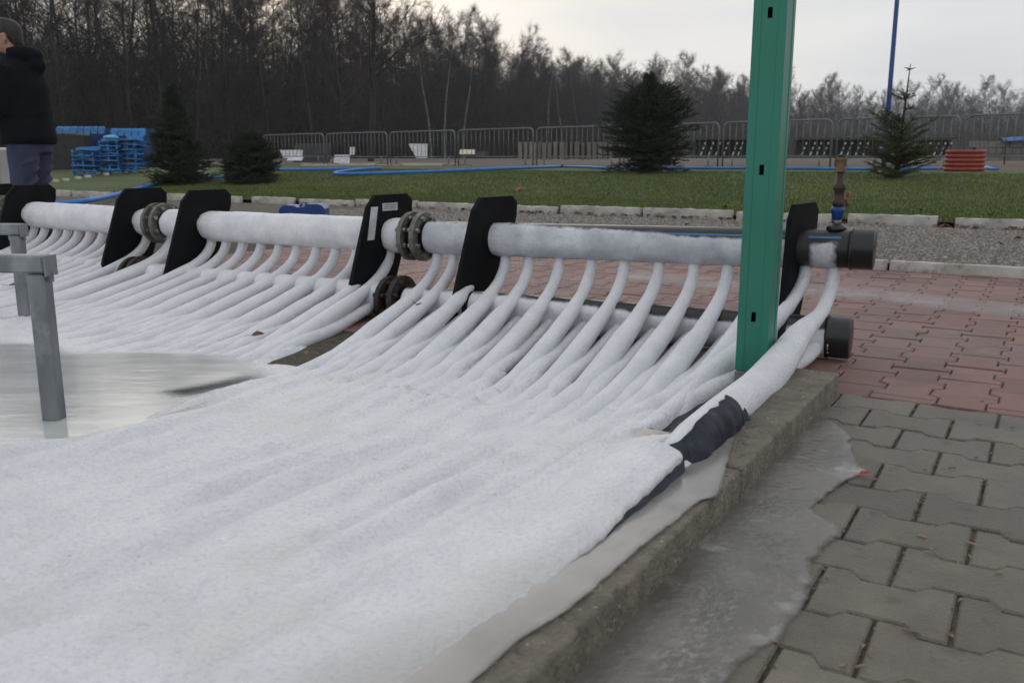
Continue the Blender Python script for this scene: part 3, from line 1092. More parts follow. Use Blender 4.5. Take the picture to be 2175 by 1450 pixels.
        k.tube([o + vd * 0.03 + Vector((0, 0, -0.024)), o + vd * 0.033 + Vector((0, 0, -0.012)), o + vd * 0.032, o + vd * 0.036 + Vector((0, 0, 0.012)), o + vd * 0.034 + Vector((0, 0, 0.026))], [0.004, 0.0085, 0.006, 0.0085, 0.004], 8)
        k.build('valve_handle', M_PINK, body)

# ------------------------------------------------------------------ the sheet of ice

def smooth_path(P, k=5):
    """rounded path through the points"""
    P = [np.array(p, float) for p in P]
    out = []
    for i in range(len(P) - 1):
        p0, p1, p2, p3 = P[max(i - 1, 0)], P[i], P[i + 1], P[min(i + 2, len(P) - 1)]
        for q in range(k):
            t = q / k
            out.append(0.5 * ((2 * p1) + (p2 - p0) * t + (2 * p0 - 5 * p1 + 4 * p2 - p3) * t * t + (3 * p1 - p0 - 3 * p2 + p3) * t ** 3))
    out.append(P[-1])
    return out


POOL = [(-1.36, 2.62, 0.60, 0.33, 0.10), (-1.25, 2.18, 0.42, 0.33, 0.25), (-1.9, 2.5, 0.7, 0.6, 0.0)]
POOL_Z = 0.024


def pool_depth(x, y):
    d = 0.0
    x += 0.05 * noise.noise((x * 5, y * 5, 1)); y += 0.05 * noise.noise((x * 5, y * 5, 7))
    for cx, cy, rx, ry, an in POOL:
        u = (x - cx) * math.cos(an) + (y - cy) * math.sin(an)
        v = -(x - cx) * math.sin(an) + (y - cy) * math.cos(an)
        d = max(d, 1 - sstep((u / rx) ** 2 + (v / ry) ** 2, 0.35, 1.25))
    return d


def edge_height(b):
    """height of the thick ice beside the kerb"""
    return 0.116 - 0.043 * sstep(-b, 0.95, 1.75)


def edge_limit(b):
    """where the white ice ends, across from the kerb"""
    bare = sstep(-b, 0.60, 0.66) * (1 - sstep(-b, 0.93, 1.03))
    return 0.094 + 0.082 * bare + 0.006 * noise.noise((b * 9, 0, 0)) + 0.003 * noise.noise((b * 31, 4, 0)) - 0.006 * sstep(-b, 1.4, 2.0)


def build_ice():
    sl = np.arange(0.0, 7.01, 0.05)
    LA, LB, LW = [], [], []
    wr = np.random.default_rng(11)
    for (o, M, a0, up, si, ti) in LINES:
        B0 = np.array(M) - (0 if up else 1) * LOWOFF
        P = np.array(line_points(B0, a0, sl[1:]))
        P = np.vstack([B0[None], P]) - P0
        LA.append(P @ AV); LB.append(P @ BV)
        LW.append((1.0 if up else 0.12) * wr.uniform(0.30, 1.25))
    LW = np.array(LW)
    # the manifold foot line, b as a function of a
    ma = np.array([ab(*q)[0] for q in UP]); mbv = np.array([ab(*q)[1] for q in UP])
    bs_ = np.concatenate([np.arange(0.62, -2.75, -0.0125), np.linspace(-2.8, -5.6, 28)])
    sh = float(mbv.max())
    qs = np.concatenate([np.arange(0, 1.6, 0.0115), np.arange(1.6, 4.2, 0.017), np.linspace(4.23, 7.2, 60)])
    rim = 5
    V, T = [], []
    for bi, b in enumerate(bs_):
        lim = edge_limit(b) if b < -0.5 else 0.118 + 0.0 * b
        aa = np.concatenate([np.zeros(rim), lim + 0.004 + qs])
        # rows lean with the pipes on the left so that every row starts in front of them
        bb = b + np.maximum(0, np.interp(aa, ma, mbv) - mbv[0]) * np.clip((b + 2.2) / 2.8, 0, 1)
        la = np.array([np.interp(-b, -LB[k], LA[k]) for k in range(len(LA))])
        near = np.full(len(aa), 9.0); rid = np.zeros(len(aa)); ridn = np.zeros(len(aa))
        for k in range(len(LA)):
            # position of the line at the (leaning) row
            dk = np.abs(aa - np.interp(-bb, -LB[k], LA[k]))
            near = np.minimum(near, dk)
            e = np.exp(-(dk / 0.026) ** 2)
            ridn = np.maximum(ridn, e)
            rid = np.maximum(rid, np.exp(-(dk / 0.038) ** 2) * LW[k])
        s_ = np.interp(aa, ma, mbv) - bb
        for c in range(len(aa)):
            a_, b_, s, nr = aa[c], bb[c], s_[c], near[c]
            if c < rim:
                continue
            x, y, _ = W(a_, b_)
            nz1 = noise.noise((x * 2.1, y * 2.1, 5.0))
            nz2 = noise.noise((x * 6.0, y * 6.0, 1.0))
            # frost grows along the tubes first and closes the gaps further out
            reach = (s - 0.66) * 0.070 + 0.020 * nz2 + 0.014 * nz1
            fill = sstep(reach - nr, -0.022, 0.022) * sstep(s, 0.55, 0.80)
            fill = max(fill, sstep(s, 1.9, 2.2))
            if a_ > 0.65: fill = max(fill, sstep(s + 0.10 * nz2, 0.92, 1.12))
            if a_ < 0.62 and b_ < 0.2:
                # a long dark gap stays open beside the outermost tube
                fill = max(fill, sstep(a_ - 0.305 - 0.03 * nz2, -0.012, 0.030) * sstep(s, 0.6, 0.8))
                if a_ < 0.205: fill = sstep(-b_, 0.58, 0.75)
                elif a_ < 0.31: fill = sstep(-b_ - 0.9 * max(0, a_ - 0.2) - 0.05 * nz2, 0.50, 0.66)
            hole = pool_depth(x, y)
            fill = max(fill, sstep(hole, 0.0, 0.05))
            k1 = sstep(s, 0.9, 1.7)
            am = 0.021 * (1 - k1) + 0.038 * k1 * (1 - 0.66 * sstep(s, 2.0, 4.0))
            rr = ridn[c] * (1 - k1) + rid[c] * k1
            lev = ice_base(s, 0)
            z = lev + am * (rr - 0.45) * (0.75 + 0.8 * nz1 * k1) * (1 - 0.6 * hole)
            z += (0.010 * nz1 + 0.006 * nz2) * (1 - 0.6 * hole)
            z += 0.014 * noise.noise((a_ * 15.0, b_ * 2.0, 8.0)) * k1 * (1 - 0.45 * sstep(s, 2.4, 4.2)) * (1 - 0.6 * hole)
            z += 0.0065 * noise.noise((a_ * 38.0, b_ * 4.5, 12.0)) * k1 * (1 - 0.5 * sstep(s, 2.2, 3.6)) * (1 - 0.7 * hole)
            g = (0.35 + 0.65 * sstep(s, 0.7, 1.5)) * (1 - 0.75 * hole)
            q = (x * 17.0, y * 17.0, 2.0)
            n3 = noise.noise(q); n4 = noise.noise((x * 41.0, y * 41.0, 4.0)); n5 = noise.noise((x * 85.0, y * 85.0, 6.0))
            patch = 0.4 + 0.9 * sstep(nz2 + 0.6 * nz1, -0.3, 0.5)
            z += (0.0030 * n3 + 0.0020 * n4 + 0.0013 * n5) * g * patch
            z -= 0.030 * hole
            if b_ < -0.5:
                t = (1 - sstep(a_, 0.16, 0.40)) * sstep(-b_, 0.55, 1.0)
                hz = edge_height(b_) - 0.010 * (1 - sstep(a_, lim, lim + 0.05)) + 0.006 * nz2 + (0.0024 * n4 + 0.0018 * n5)
                z = z * (1 - t) + max(z, hz) * t
            z = max(z, -0.002 + 0.003 * n4)
            z = -0.040 + (z + 0.040) * fill
            V.append((x, y, z))
            T.append(sstep(-b_ + 0.10 * nz2, 1.15, 1.75) * (1 - sstep(a_ + 0.05 * nz2, 0.08, 0.16 + 0.22 * sstep(-b_, 1.3, 2.2))) + 0.55 * hole)
        # rolled edge above the membrane
        x, y, z0 = V[-len(qs)]
        row = []
        for k in range(rim):
            an = (rim - k) / rim * math.pi * 0.75
            p = W(lim + 0.004 - 0.007 * math.sin(an), bb[rim], z0 - 0.010 * (1 - math.cos(an)))
            row.append(p)
        V[-len(qs):-len(qs)] = row
        T[-len(qs):-len(qs)] = [T[-len(qs)]] * rim
    V = np.array(V)
    n = len(qs) + rim
    idx = np.arange(len(V)).reshape(len(bs_), n)
    F = np.stack([idx[:-1, :-1], idx[:-1, 1:], idx[1:, 1:], idx[1:, :-1]], -1).reshape(-1, 4)[:, ::-1]
    low = (V[F][:, :, 2].max(1) < -0.02)
    F = F[~low]
    me = array_mesh('ice', V, F, M_ICE, True)
    at = me.attributes.new('thin', 'FLOAT', 'POINT')
    at.data.foreach_set('value', np.array(T, dtype=np.float32))
    o = link('ice', me)
    tag(o, 'rough white frosty ice sheet frozen over the rows of tubes', 'ice', kind='structure')


build_ice()

# meltwater lying in the hollow of the ice
mb = MB()
V, F = [], []
gx, gy = np.linspace(-2.9, -0.50, 100), np.linspace(1.5, 3.3, 80)
for yy in gy:
    for xx in gx: V.append((xx, yy, POOL_Z))
for j in range(len(gy) - 1):
    for i in range(len(gx) - 1):
        a = j * len(gx) + i
        xm, ym = (gx[i] + gx[i + 1]) / 2, (gy[j] + gy[j + 1]) / 2
        if pool_depth(xm, ym) > 0.05: F.append((a, a + 1, a + len(gx) + 1, a + len(gx)))
used = sorted({i for f in F for i in f})
remap = {o: n for n, o in enumerate(used)}
mb.add([V[i] for i in used], [tuple(remap[i] for i in f) for f in F])
o = mb.build('meltwater', M_WATER)
at = o.data.attributes.new('cover', 'FLOAT', 'POINT')
at.data.foreach_set('value', np.array([0.95 * sstep(pool_depth(V[i][0], V[i][1]), 0.08, 0.55) for i in used], dtype=np.float32))
tag(o, 'shallow grey meltwater pool lying on the ice by the steel frame', 'water', kind='structure')

# grey slab of clear ice between the frosty ice and the kerb
mb = MB()
edge = [(1566, 915), (1556, 950), (1541, 1005), (1531, 1040), (1516, 1056), (1488, 1064), (1462, 1084), (1430, 1112), (1396, 1136), (1340, 1182), (1250, 1262), (1180, 1314), (1110, 1356), (1060, 1400), (1005, 1450), (960, 1500), (900, 1560)]
edge = smooth_path([ab(*on_plane(px, py, 0.0705)[:2]) for px, py in edge], 6)
V, F = [], []
QS = [0, 0.02, 0.05, 0.10, 0.2, 0.4, 0.7, 1.0]
CV = []
for i, (a_, b_) in enumerate(edge):
    a_ += 0.003 * noise.noise((b_ * 40, 0, 0))
    for k, q in enumerate(QS):
        aa = a_ + (0.30 - a_) * q
        z = 0.0708 - 0.028 * sstep(aa, 0.13, 0.22) + 0.0006 * noise.noise((aa * 20, b_ * 20, 0))
        CV.append((0.0, 0.8, 1, 1, 1, 1, 1, 1)[k])
        V.append(W(aa, b_, z))
nq = len(QS)
for i in range(len(edge) - 1):
    for k in range(nq - 1):
        a = i * nq + k
        F.append((a, a + 1, a + nq + 1, a + nq))
mb.add(V, F, 0, True)
o = mb.build('ice_slab', M_SLAB)
at = o.data.attributes.new('cover', 'FLOAT', 'POINT')
at.data.foreach_set('value', np.array(CV, dtype=np.float32))
tag(o, 'smooth grey strip of wet ice lapping over the kerb top', 'ice', kind='structure')

# dark plastic membrane under the ice edge
OUTER = [q for q in LINES if q[3] and q[4] == 0 and q[5] == 0][0]
OUT_AB = np.array([ab(*p) for p in line_points(OUTER[1], OUTER[2], np.arange(0.05, 2.6, 0.05))])
mb = MB()
bsn = np.linspace(-0.54, -1.85, 150)
V, F = [], []
for i, b in enumerate(bsn):
    fade = sstep(-b, 1.0, 1.75)
    hi = edge_height(b)
    lim = edge_limit(b)
    end = 1 - sstep(-b, 0.56, 0.60)
    n1 = noise.noise((b * 7, 1, 4)); n2 = noise.noise((b * 19, 2, 4))
    foot = 0.076 + 0.007 * n1 + 0.006 * fade
    for k, q in enumerate(np.linspace(0, 1, 11)):
        bare = sstep(-b, 0.58, 0.66) * (1 - sstep(-b, 0.93, 1.03))
        a_in = min(lim + 0.05, 0.150)
        aa = a_in + (foot - a_in) * q
        out = sstep(lim - aa, -0.02, lim - foot)
        z = (hi - 0.013) * (1 - out ** 1.6) + 0.064 * out ** 1.6
        fold = noise.noise((b * 8, aa * 26, 9)) * 0.009 + noise.noise((b * 40, aa * 60, 3)) * 0.0025
        if aa < lim: z += fold * math.sin(math.pi * min(1, max(0, out)))
        if bare > 0:
            zc = 0.076 - 0.03 * sstep(-b, 0.80, 1.05)
            ac = float(np.interp(-b, -OUT_AB[:, 1], OUT_AB[:, 0]))
            if q < 0.8:
                an_ = math.radians(72 - 101 * q / 0.8)
                rr_ = 0.0600 + 0.35 * fold
                ax_, zx_ = ac - rr_ * math.sin(math.pi / 2 - an_) if False else ac - rr_ * math.cos(an_), zc + rr_ * math.sin(an_)
            else:
                e_ = (q - 0.8) / 0.2
                rr_ = 0.0600
                ax_ = (ac - rr_ * math.cos(math.radians(-29))) * (1 - e_) + foot * e_
                zx_ = (zc + rr_ * math.sin(math.radians(-29))) * (1 - e_) + 0.064 * e_
            ax_ += 0.012 * noise.noise((b * 22, 5, 5)) * (1 - q)
            aa = aa * (1 - bare) + ax_ * bare
            z = z * (1 - bare) + zx_ * bare
        V.append(W(aa + 0.004 * n2, b, z - 0.03 * end))
for i in range(len(bsn) - 1):
    for k in range(10):
        a = i * 11 + k
        F.append((a, a + 1, a + 12, a + 11))
mb.add(V, F, 0, True)
mb.add([(p[0], p[1], p[2] - 0.003) for p in V], [f[::-1] for f in F], 0, True)
V, F = [], []
for b in np.linspace(0.0, -1.0, 24):
    for aa in np.linspace(0.128, 0.40, 9): V.append(W(aa, b, -0.004 + 0.006 * noise.noise((aa * 14, b * 9, 2))))
for i in range(23):
    for k in range(8):
        a = i * 9 + k
        F.append((a, a + 9, a + 10, a + 1))
mb.add(V, F, 0, True)
tag(mb.build('plastic_membrane', M_MEMB), 'dark blue grey plastic sheet edging the ice beside the kerb', 'plastic sheet')

# whitish frost dried on the red paving
def frost_stain():
    m = bpy.data.materials.new('dried_frost')
    m.use_nodes = True
    nt = m.node_tree
    N, L = nt.nodes, nt.links
    b = N['Principled BSDF']
    b.inputs['Base Color'].default_value = (0.50, 0.47, 0.46, 1)
    b.inputs['Roughness'].default_value = 0.6
    at = N.new('ShaderNodeAttribute'); at.attribute_name = 'cover'
    tc = N.new('ShaderNodeTexCoord')
    nz = N.new('ShaderNodeTexNoise'); nz.inputs['Scale'].default_value = 5.0; nz.inputs['Detail'].default_value = 7
    L.new(tc.outputs['Object'], nz.inputs['Vector'])
    mu = N.new('ShaderNodeMath'); mu.operation = 'MULTIPLY'
    L.new(at.outputs['Fac'], mu.inputs[0]); L.new(nz.outputs['Fac'], mu.inputs[1])
    L.new(mu.outputs['Value'], b.inputs['Alpha'])
    V, C, F = [], [], []
    na, nb = 50, 9
    for i in range(na):
        aa = 1.6 - 3.0 * i / (na - 1)
        bc = 1.98 + 0.08 * aa + 0.10 * noise.noise((aa * 1.7, 0, 0))
        for k in range(nb):
            q = k / (nb - 1) * 2 - 1
            V.append(W(aa, bc + q * 0.26, 0.0046))
            C.append((1 - q * q) * (0.75 + 0.5 * noise.noise((aa * 2.2, 3, 0))) * (1 if 0 < i < na - 1 else 0))
    for i in range(na - 1):
        for k in range(nb - 1):
            a = i * nb + k
            F.append((a, a + nb, a + nb + 1, a + 1))
    me = array_mesh('frost_stain', np.array(V), np.array(F), m)
    at = me.attributes.new('cover', 'FLOAT', 'POINT')
    at.data.foreach_set('value', np.array(C, dtype=np.float32))
    tag(link('frost_stain', me), 'whitish band of frost dried on the red paving', 'frost', kind='structure')


frost_stain()

# film of ice over the grey paving
mb = MB()
edge = [(1745, 882), (1770, 900), (1800, 925), (1806, 960), (1822, 985), (1838, 1002), (1795, 1018), (1765, 1040), (1742, 1058), (1722, 1078), (1740, 1095), (1768, 1110), (1790, 1120), (1775, 1140), (1745, 1165), (1722, 1195), (1722, 1225), (1716, 1255), (1705, 1292), (1672, 1318), (1655, 1350), (1630, 1366), (1592, 1392), (1560, 1420), (1540, 1450), (1480, 1520), (1420, 1600)]
V, F = [], []
edge = smooth_path([ab(*on_plane(px, py, 0.004)[:2]) for px, py in edge], 6)
CV2 = []
for i, (a_, b_) in enumerate(edge):
    a_ += 0.004 * noise.noise((b_ * 30, 0, 0)) - 0.012
    for k, q in enumerate([0, 0.08, 0.18, 0.3, 0.5, 0.75, 1.0]):
        aa = a_ + (0.004 - a_) * q
        z = 0.0034 + 0.0005 * noise.noise((aa * 14, b_ * 14, 0))
        CV2.append((-0.35, 0.40, 0.85, 1, 1, 1, 1)[k])
        V.append(W(aa, b_, z))
for i in range(len(edge) - 1):
    for k in range(6):
        a = i * 7 + k
        F.append((a, a + 7, a + 8, a + 1))
mb.add(V, F, 0, True)
o = mb.build('ice_film', M_FILM)
at = o.data.attributes.new('cover', 'FLOAT', 'POINT')
at.data.foreach_set('value', np.array(CV2, dtype=np.float32))
tag(o, 'thin greyish film of ice over the paving along the kerb', 'ice', kind='structure')


# ------------------------------------------------------------------ green post
def build_post():
    base = on_plane(1612, 790, 0.055)
    rz = math.atan2(-AV[1], -AV[0])
    root = empty('green_post', (base[0], base[1] + 0.045, 0.0), rz)
    tag(root, 'tall green metal post with small black slots between the tubes', 'post')
    w = 0.0905
    h0, h1 = 0.055, 3.1
    slots = [0.215 + 0.413 * k for k in range(7)]
    zs = [h0]
    for s in slots: zs += [s - 0.014, s + 0.014]
    zs.append(h1)
    g = 0.002
    # front wall cross-section (x, y): a shallow fold either side of the middle
    xs = [-w / 2, -w / 2 + 0.022, -w / 2 + 0.0235, -0.0065, 0.0065, w / 2 - 0.0235, w / 2 - 0.022, w / 2]
    ys = [0, 0, 0.0016, 0.0016, 0.0016, 0.0016, 0, 0]
    y0 = -w / 2
    V, F = [], []
    for z in zs:
        for x, y in zip(xs, ys): V.append((x, y0 + y, z))
    n = len(xs)
    for i in range(len(zs) - 1):
        for k in range(n - 1):
            if k == 3 and i % 2 == 1: continue          # slot left open
            F.append((i * n + k, i * n + k + 1, (i + 1) * n + k + 1, (i + 1) * n + k))
    mb = MB()
    mb.add(V, F)
    # side and back walls, with a fold on the right hand wall
    prof2 = [(w / 2, -w / 2), (w / 2 + 0.0, -w / 2 + 0.02), (w / 2 - 0.0016, -w / 2 + 0.0215), (w / 2 - 0.0016, w / 2 - 0.0215), (w / 2, w / 2 - 0.02), (w / 2, w / 2), (-w / 2, w / 2), (-w / 2, -w / 2)]
    V = [(x, y, z) for z in (h0, h1) for x, y in prof2]
    m = len(prof2)
    mb.add(V, [(k, k + 1, m + k + 1, m + k) for k in range(m - 1)])
    mb.build('post_shaft', M_GREEN, root)
    k = MB()
    k.box((0, 0, h1 + 0.008), (w + 0.004, w + 0.004, 0.015), bevel=0.003)
    k.build('post_cap', M_GREEN, root)
    k = MB()
    k.box((0.004, 0.0, 0.0265), (0.10, 0.10, 0.053), bevel=0.004)
    k.build('post_footing', M_BASE, root)
    # dark box added in the hollow shaft, painted shade behind the slots
    k = MB()
    k.box((0, 0.012, 1.5), (w - 0.03, 0.02, 2.8))
    k.build('post_slot_shade', M_DARK, root)


build_post()


# ------------------------------------------------------------------ galvanised frames
def steel_frame(base, top_z, wd, rail_len, label, lean=0.0):
    root = tag(empty('steel_frame', (base[0], base[1], base[2])), label, 'steel frame', 'galvanised steel frames standing on the ice')
    h = top_z - base[2]
    R = Matrix.Rotation(-0.10, 3, 'Z')
    for nm, x in (('leg', 0.0), ('leg', -rail_len + wd)):
        k = MB()
        k.box((lean * h / 2 if False else 0 + x * 0.995, -x * 0.10, h / 2 - wd / 2 - 0.001), (wd, wd, h - wd - 0.002), R, bevel=0.005)
        k.build(nm, M_GALV, root)
    k = MB()
    k.box((-rail_len / 2 + wd / 2 + 0.006, (rail_len / 2 - wd / 2) * 0.10, h - wd / 2), (rail_len, wd * 1.04, wd), R, bevel=0.005)
    k.build('top_rail', M_GALV, root)
    k = MB()
    k.box((wd / 2 + 0.009, -0.002, h - wd / 2 - 0.004), (0.005, wd * 1.08, wd * 1.14), R)
    k.build('end_plate', M_GALV, root)
    k = MB()
    k.box((0, 0, h - wd - 0.002 - 0.009), (wd + 0.03, 0.004, 0.022), R)
    k.build('weld_gusset', M_GALV, root)
    return root


fb = on_plane(116, 892, 0.02)
steel_frame(fb, 0.66 - (541 - 336) / 1939 * fb[1], 0.043, 0.9, 'nearer grey galvanised steel frame standing in the meltwater')
fb = on_plane(55, 670, 0.02)
steel_frame(fb, 0.66 - (474 - 336) / 1939 * fb[1], 0.045, 0.9, 'farther grey galvanised steel frame by the left pipes')


# ------------------------------------------------------------------ hoses
def hose(pts, r, label, name='hose'):
    P = []
    pts = [Vector(p) for p in pts]
    for i in range(len(pts) - 1):
        p0, p1, p2, p3 = pts[max(i - 1, 0)], pts[i], pts[i + 1], pts[min(i + 2, len(pts) - 1)]
        for k in range(6):
            t = k / 6
            P.append(0.5 * ((2 * p1) + (p2 - p0) * t + (2 * p0 - 5 * p1 + 4 * p2 - p3) * t * t + (3 * p1 - p0 - 3 * p2 + p3) * t ** 3))
    P.append(pts[-1])
    k = MB()
    k.tube(P, r, 10)
    return k, P


def hose_pts(pix, lift):
    out = []
    for px, py in pix:
        p = on_ground(px, py)
        out.append((p[0], p[1], terrain_z(p[0], p[1]) + lift))
    return out


pts = hose_pts([(210, 428), (262, 414), (340, 393), (400, 383), (470, 379), (520, 369), (548, 362)], 0.035)
left_in = [(-2.9 - 1.2, 9.4, 0.10), (-3.3, 9.6, 0.10)]
lead = [at_depth(60, 433, 11.6), at_depth(135, 432, 11.7)]
pts = [tuple(p) for p in lead] + pts
k, P = hose(pts, 0.034, '')
h = k.build('hose', M_HOSE)
tag(h, 'blue hose snaking up the lawn behind the left pipes', 'hose', 'blue hoses lying on the lawn')
pts = hose_pts([(560, 362), (620, 363), (680, 363), (740, 361)], 0.03)
k, P = hose(pts, 0.032, '')
tag(k.build('hose', M_HOSE), 'dull blue hose lying along the lawn crest beside the dark bush', 'hose', 'blue hoses lying on the lawn')
pts = hose_pts([(808, 361), (760, 364), (716, 370), (722, 374), (800, 372), (900, 369), (1000, 365), (1080, 361), (1150, 358), (1190, 356)], 0.035)
k, P = hose(pts, 0.036, '')
h = k.build('hose', M_HOSE)
tag(h, 'blue hose looped into a tight bend in the middle of the lawn', 'hose', 'blue hoses lying on the lawn')
pts2 = hose_pts([(1197, 356), (1250, 358), (1300, 360), (1380, 359), (1480, 360), (1560, 360), (1700, 361), (1800, 362), (1900, 362), (2000, 361), (2070, 360)], 0.03)
k, P2 = hose(pts2, 0.032, '')
h2 = k.build('hose', M_HOSE)
tag(h2, 'blue hose running along the lawn crest behind the round spruce', 'hose', 'blue hoses lying on the lawn')
k = MB()
a_, b_2 = Vector(P[-1]), Vector(P2[0])
k.tube([a_ + (b_2 - a_) * q for q in (-0.15, 0.25, 0.6, 1.1)], 0.045, 12)
k.build('hose_coupling', M_DARK, h2)
pts3 = hose_pts([(2070, 358), (2086, 358), (2105, 361), (2120, 363)], 0.03)
k = MB()
Pm = [Vector(p) for p in pts3]
k.tube([Pm[0], Pm[0].lerp(Pm[1], 0.5), Pm[1], Pm[1].lerp(Pm[2], 0.5), Pm[2], Pm[3]], [0.03, 0.062, 0.07, 0.05, 0.034, 0.02], 10)
tag(k.build('hose_bag', M_HOSE), 'bulging light blue hose end beside the red stack', 'hose end')

# ------------------------------------------------------------------ crowd barriers
def make_barrier():
    root = empty('crowd_barrier')
    Wd, Hh, r0 = 2.9, 1.1, 0.14
    P = []
    for (cx, cz, a0) in ((Wd - 0.06 - r0, Hh - r0, 0), ):
        pass
    left, right = 0.05, Wd - 0.05
    P.append((left, 0, 0.04))
    P.append((left, 0, Hh - r0))
    for k in range(1, 5):
        a = math.pi - k / 4 * math.pi / 2
        P.append((left + r0 + r0 * math.cos(a), 0, Hh - r0 + r0 * math.sin(a)))
    for k in range(0, 5):
        a = math.pi / 2 - k / 4 * math.pi / 2
        P.append((right - r0 + r0 * math.cos(a), 0, Hh - r0 + r0 * math.sin(a)))
    P.append((right, 0, 0.04))
    k = MB()
    k.tube(P, 0.021, 6)
    k.build('frame', M_BARR, root)
    k = MB()
    k.tube([(left, 0, 0.30), (right, 0, 0.30)], 0.017, 6)
    k.build('bottom_rail', M_BARR, root)
    k = MB()
    k.tube([(0, 0, 0.30), (0, 0, Hh - 0.012)], 0.0085, 5)
    bar = k.mesh('bar', M_BARR)
    nb = 15
    for i in range(nb):
        link('bar', bar, root, (left + (right - left) * (i + 1) / (nb + 1), 0, 0))
    for x in (0.32, Wd - 0.32):
        k = MB()
        k.tube([(x, -0.30, 0.015), (x, -0.22, 0.06), (x, 0.0, 0.075), (x, 0.22, 0.06), (x, 0.30, 0.015)], 0.018, 5)
        k.tube([(x, 0, 0.07), (x, 0, 0.30)], 0.018, 5)
        k.build('foot', M_BARR, root)
    return root


def bpos(px):
    s = 57 + (px - 620) * 0.0333
    Y = F_H / s
    x = (px - 1087.5) / s
    return np.array([x, Y])


joints = [560, 693, 827, 971, 1137, 1322, 1531, 1771, 2040, 2350]
B_LAB = ['leftmost crowd barrier, half behind the dark bush, white debris behind it',
         'crowd barrier in front of the tipped white board heap, second from left',
         'crowd barrier with a slanted white board leaning behind it',
         'crowd barrier with the plank wall starting behind its right half',
         'crowd barrier in front of most of the plank wall',
         'crowd barrier mostly hidden behind the round dark spruce',
         'crowd barrier crossed by the green post',
         'crowd barrier behind the brass valve and the young spruce',
         'rightmost crowd barrier, behind the red corrugated stack']
proto = None
for i in range(len(joints) - 1):
    p, q = bpos(joints[i]), bpos(joints[i + 1])
    if proto is None: proto = o = make_barrier()
    else: o = copy_tree(proto)
    dv = q - p
    o.location = (p[0], p[1], terrain_z(*((p + q) / 2)) - 0.01)
    o.rotation_euler = (0, 0, math.atan2(dv[1], dv[0]))
    o.scale = (np.linalg.norm(dv) / 2.93, 1, 1)
    tag(o, B_LAB[i], 'barrier', 'grey crowd barriers along the back of the lawn')

# ------------------------------------------------------------------ things on and behind the lawn
def mast():
    x, y, z = ground_at(1878, 21)
    root = tag(empty('blue_mast', (x, y, z - 0.05)), 'tall thin blue flag mast behind the young spruce', 'mast')
    k = MB()
    k.tube([(0, 0, 0.04), (0.0, 0, 2.0), (0.0, 0, 6.0), (0, 0, 9.0)], [0.055, 0.052, 0.045, 0.035], 12)
    k.build('mast_pole', M_MAST, root)
    k = MB()
    k.tube([(0, 0, 0), (0, 0, 0.06)], 0.15, 12)
    k.build('mast_foot', M_BARR, root)
    k = MB()
    k.tube([(0, 0, 9.0), (0, 0, 9.06)], 0.05, 10)
    k.build('mast_cap', M_MAST, root)


mast()


def ring_stack():
    p = ground_at(2050, 16.6)
    Y = p[1]
    root = tag(empty('red_ring_stack', (p[0], Y, terrain_z(p[0], Y)), 0.1), 'short ribbed stack of red corrugated pipe on the lawn', 'pipe stack')
    sc = Y / F_H
    R = 42 * sc
    hh = 9.0 * sc
    for i in range(5):
        k = MB()
        z = i * hh
        n = 28
        rr = R * (1.03 - 0.012 * i)
        k.loft([[(r * math.cos(2 * math.pi * j / n), r * math.sin(2 * math.pi * j / n) * 0.8, z + zz * hh) for j in range(n)] for r, zz in
                ((rr * 0.93, 0.02), (rr * 0.93, 0.30), (rr, 0.42), (rr, 0.86), (rr * 0.93, 0.99))])
        k.build('ring', M_REDRING, root)


ring_stack()


def chair_stack(px, py, n, w, label, Y=21.5):
    """blue plastic seat shells nested on dark frames"""
    sc = Y / F_H
    x, y, z = ground_at(px, Y)
    root = tag(empty('seat_stack', (x, y, z), random.uniform(-0.15, 0.15)), label, 'stacked seats', 'stacks of blue plastic seats at the left')
    W_ = w * sc
    H = (352 - py) * sc
    step = H / (n + 1)
    for i in range(n):
        zz = step * (i + 0.7)
        k = MB()
        t = 0.025
        rings = []
        for q in range(7):
            u = q / 6
            ang = u * 1.35
            yy = -0.22 + 0.40 * min(1, u * 1.7) if u < 0.6 else 0.18 + (u - 0.6) * 0.10
            hz = 0.03 * math.cos(u * 3) if u < 0.6 else (u - 0.6) * 0.75 * step / 0.12 * 0.4
            ww = W_ * 0.5 * (0.92 + 0.1 * math.sin(u * 3))
            rings.append([(-ww, yy, zz + hz), (ww, yy, zz + hz), (ww, yy + t * 0.4, zz + hz + t), (-ww, yy + t * 0.4, zz + hz + t)])
        k.loft(rings, smooth=False)
        k.build('seat_shell', M_BLUE, root, (random.uniform(-0.03, 0.03), random.uniform(-0.05, 0.05), 0), (random.uniform(-0.06, 0.06), random.uniform(-0.06, 0.06), random.uniform(-0.22, 0.22)))
    for sx in (-1, -0.1, 0.85):
        k = MB()
        k.box((sx * W_ * 0.42, -0.16, H * 0.45), (0.045, 0.05, H * 0.9), random.uniform(-0.1, 0.1))
        k.build('leg', M_BLUE, root)
    for j in range(6):
        k = MB()
        zz = H * (0.1 + 0.14 * j)
        s_ = 1 if j % 2 else -1
        k.tube([(-W_ * 0.45, -0.19, zz), (W_ * 0.0, -0.21, zz + s_ * 0.05), (W_ * 0.45, -0.19, zz + 0.02)], 0.02, 5)
        k.build('cross_bar', M_DARK if j % 3 else M_BLUE, root)


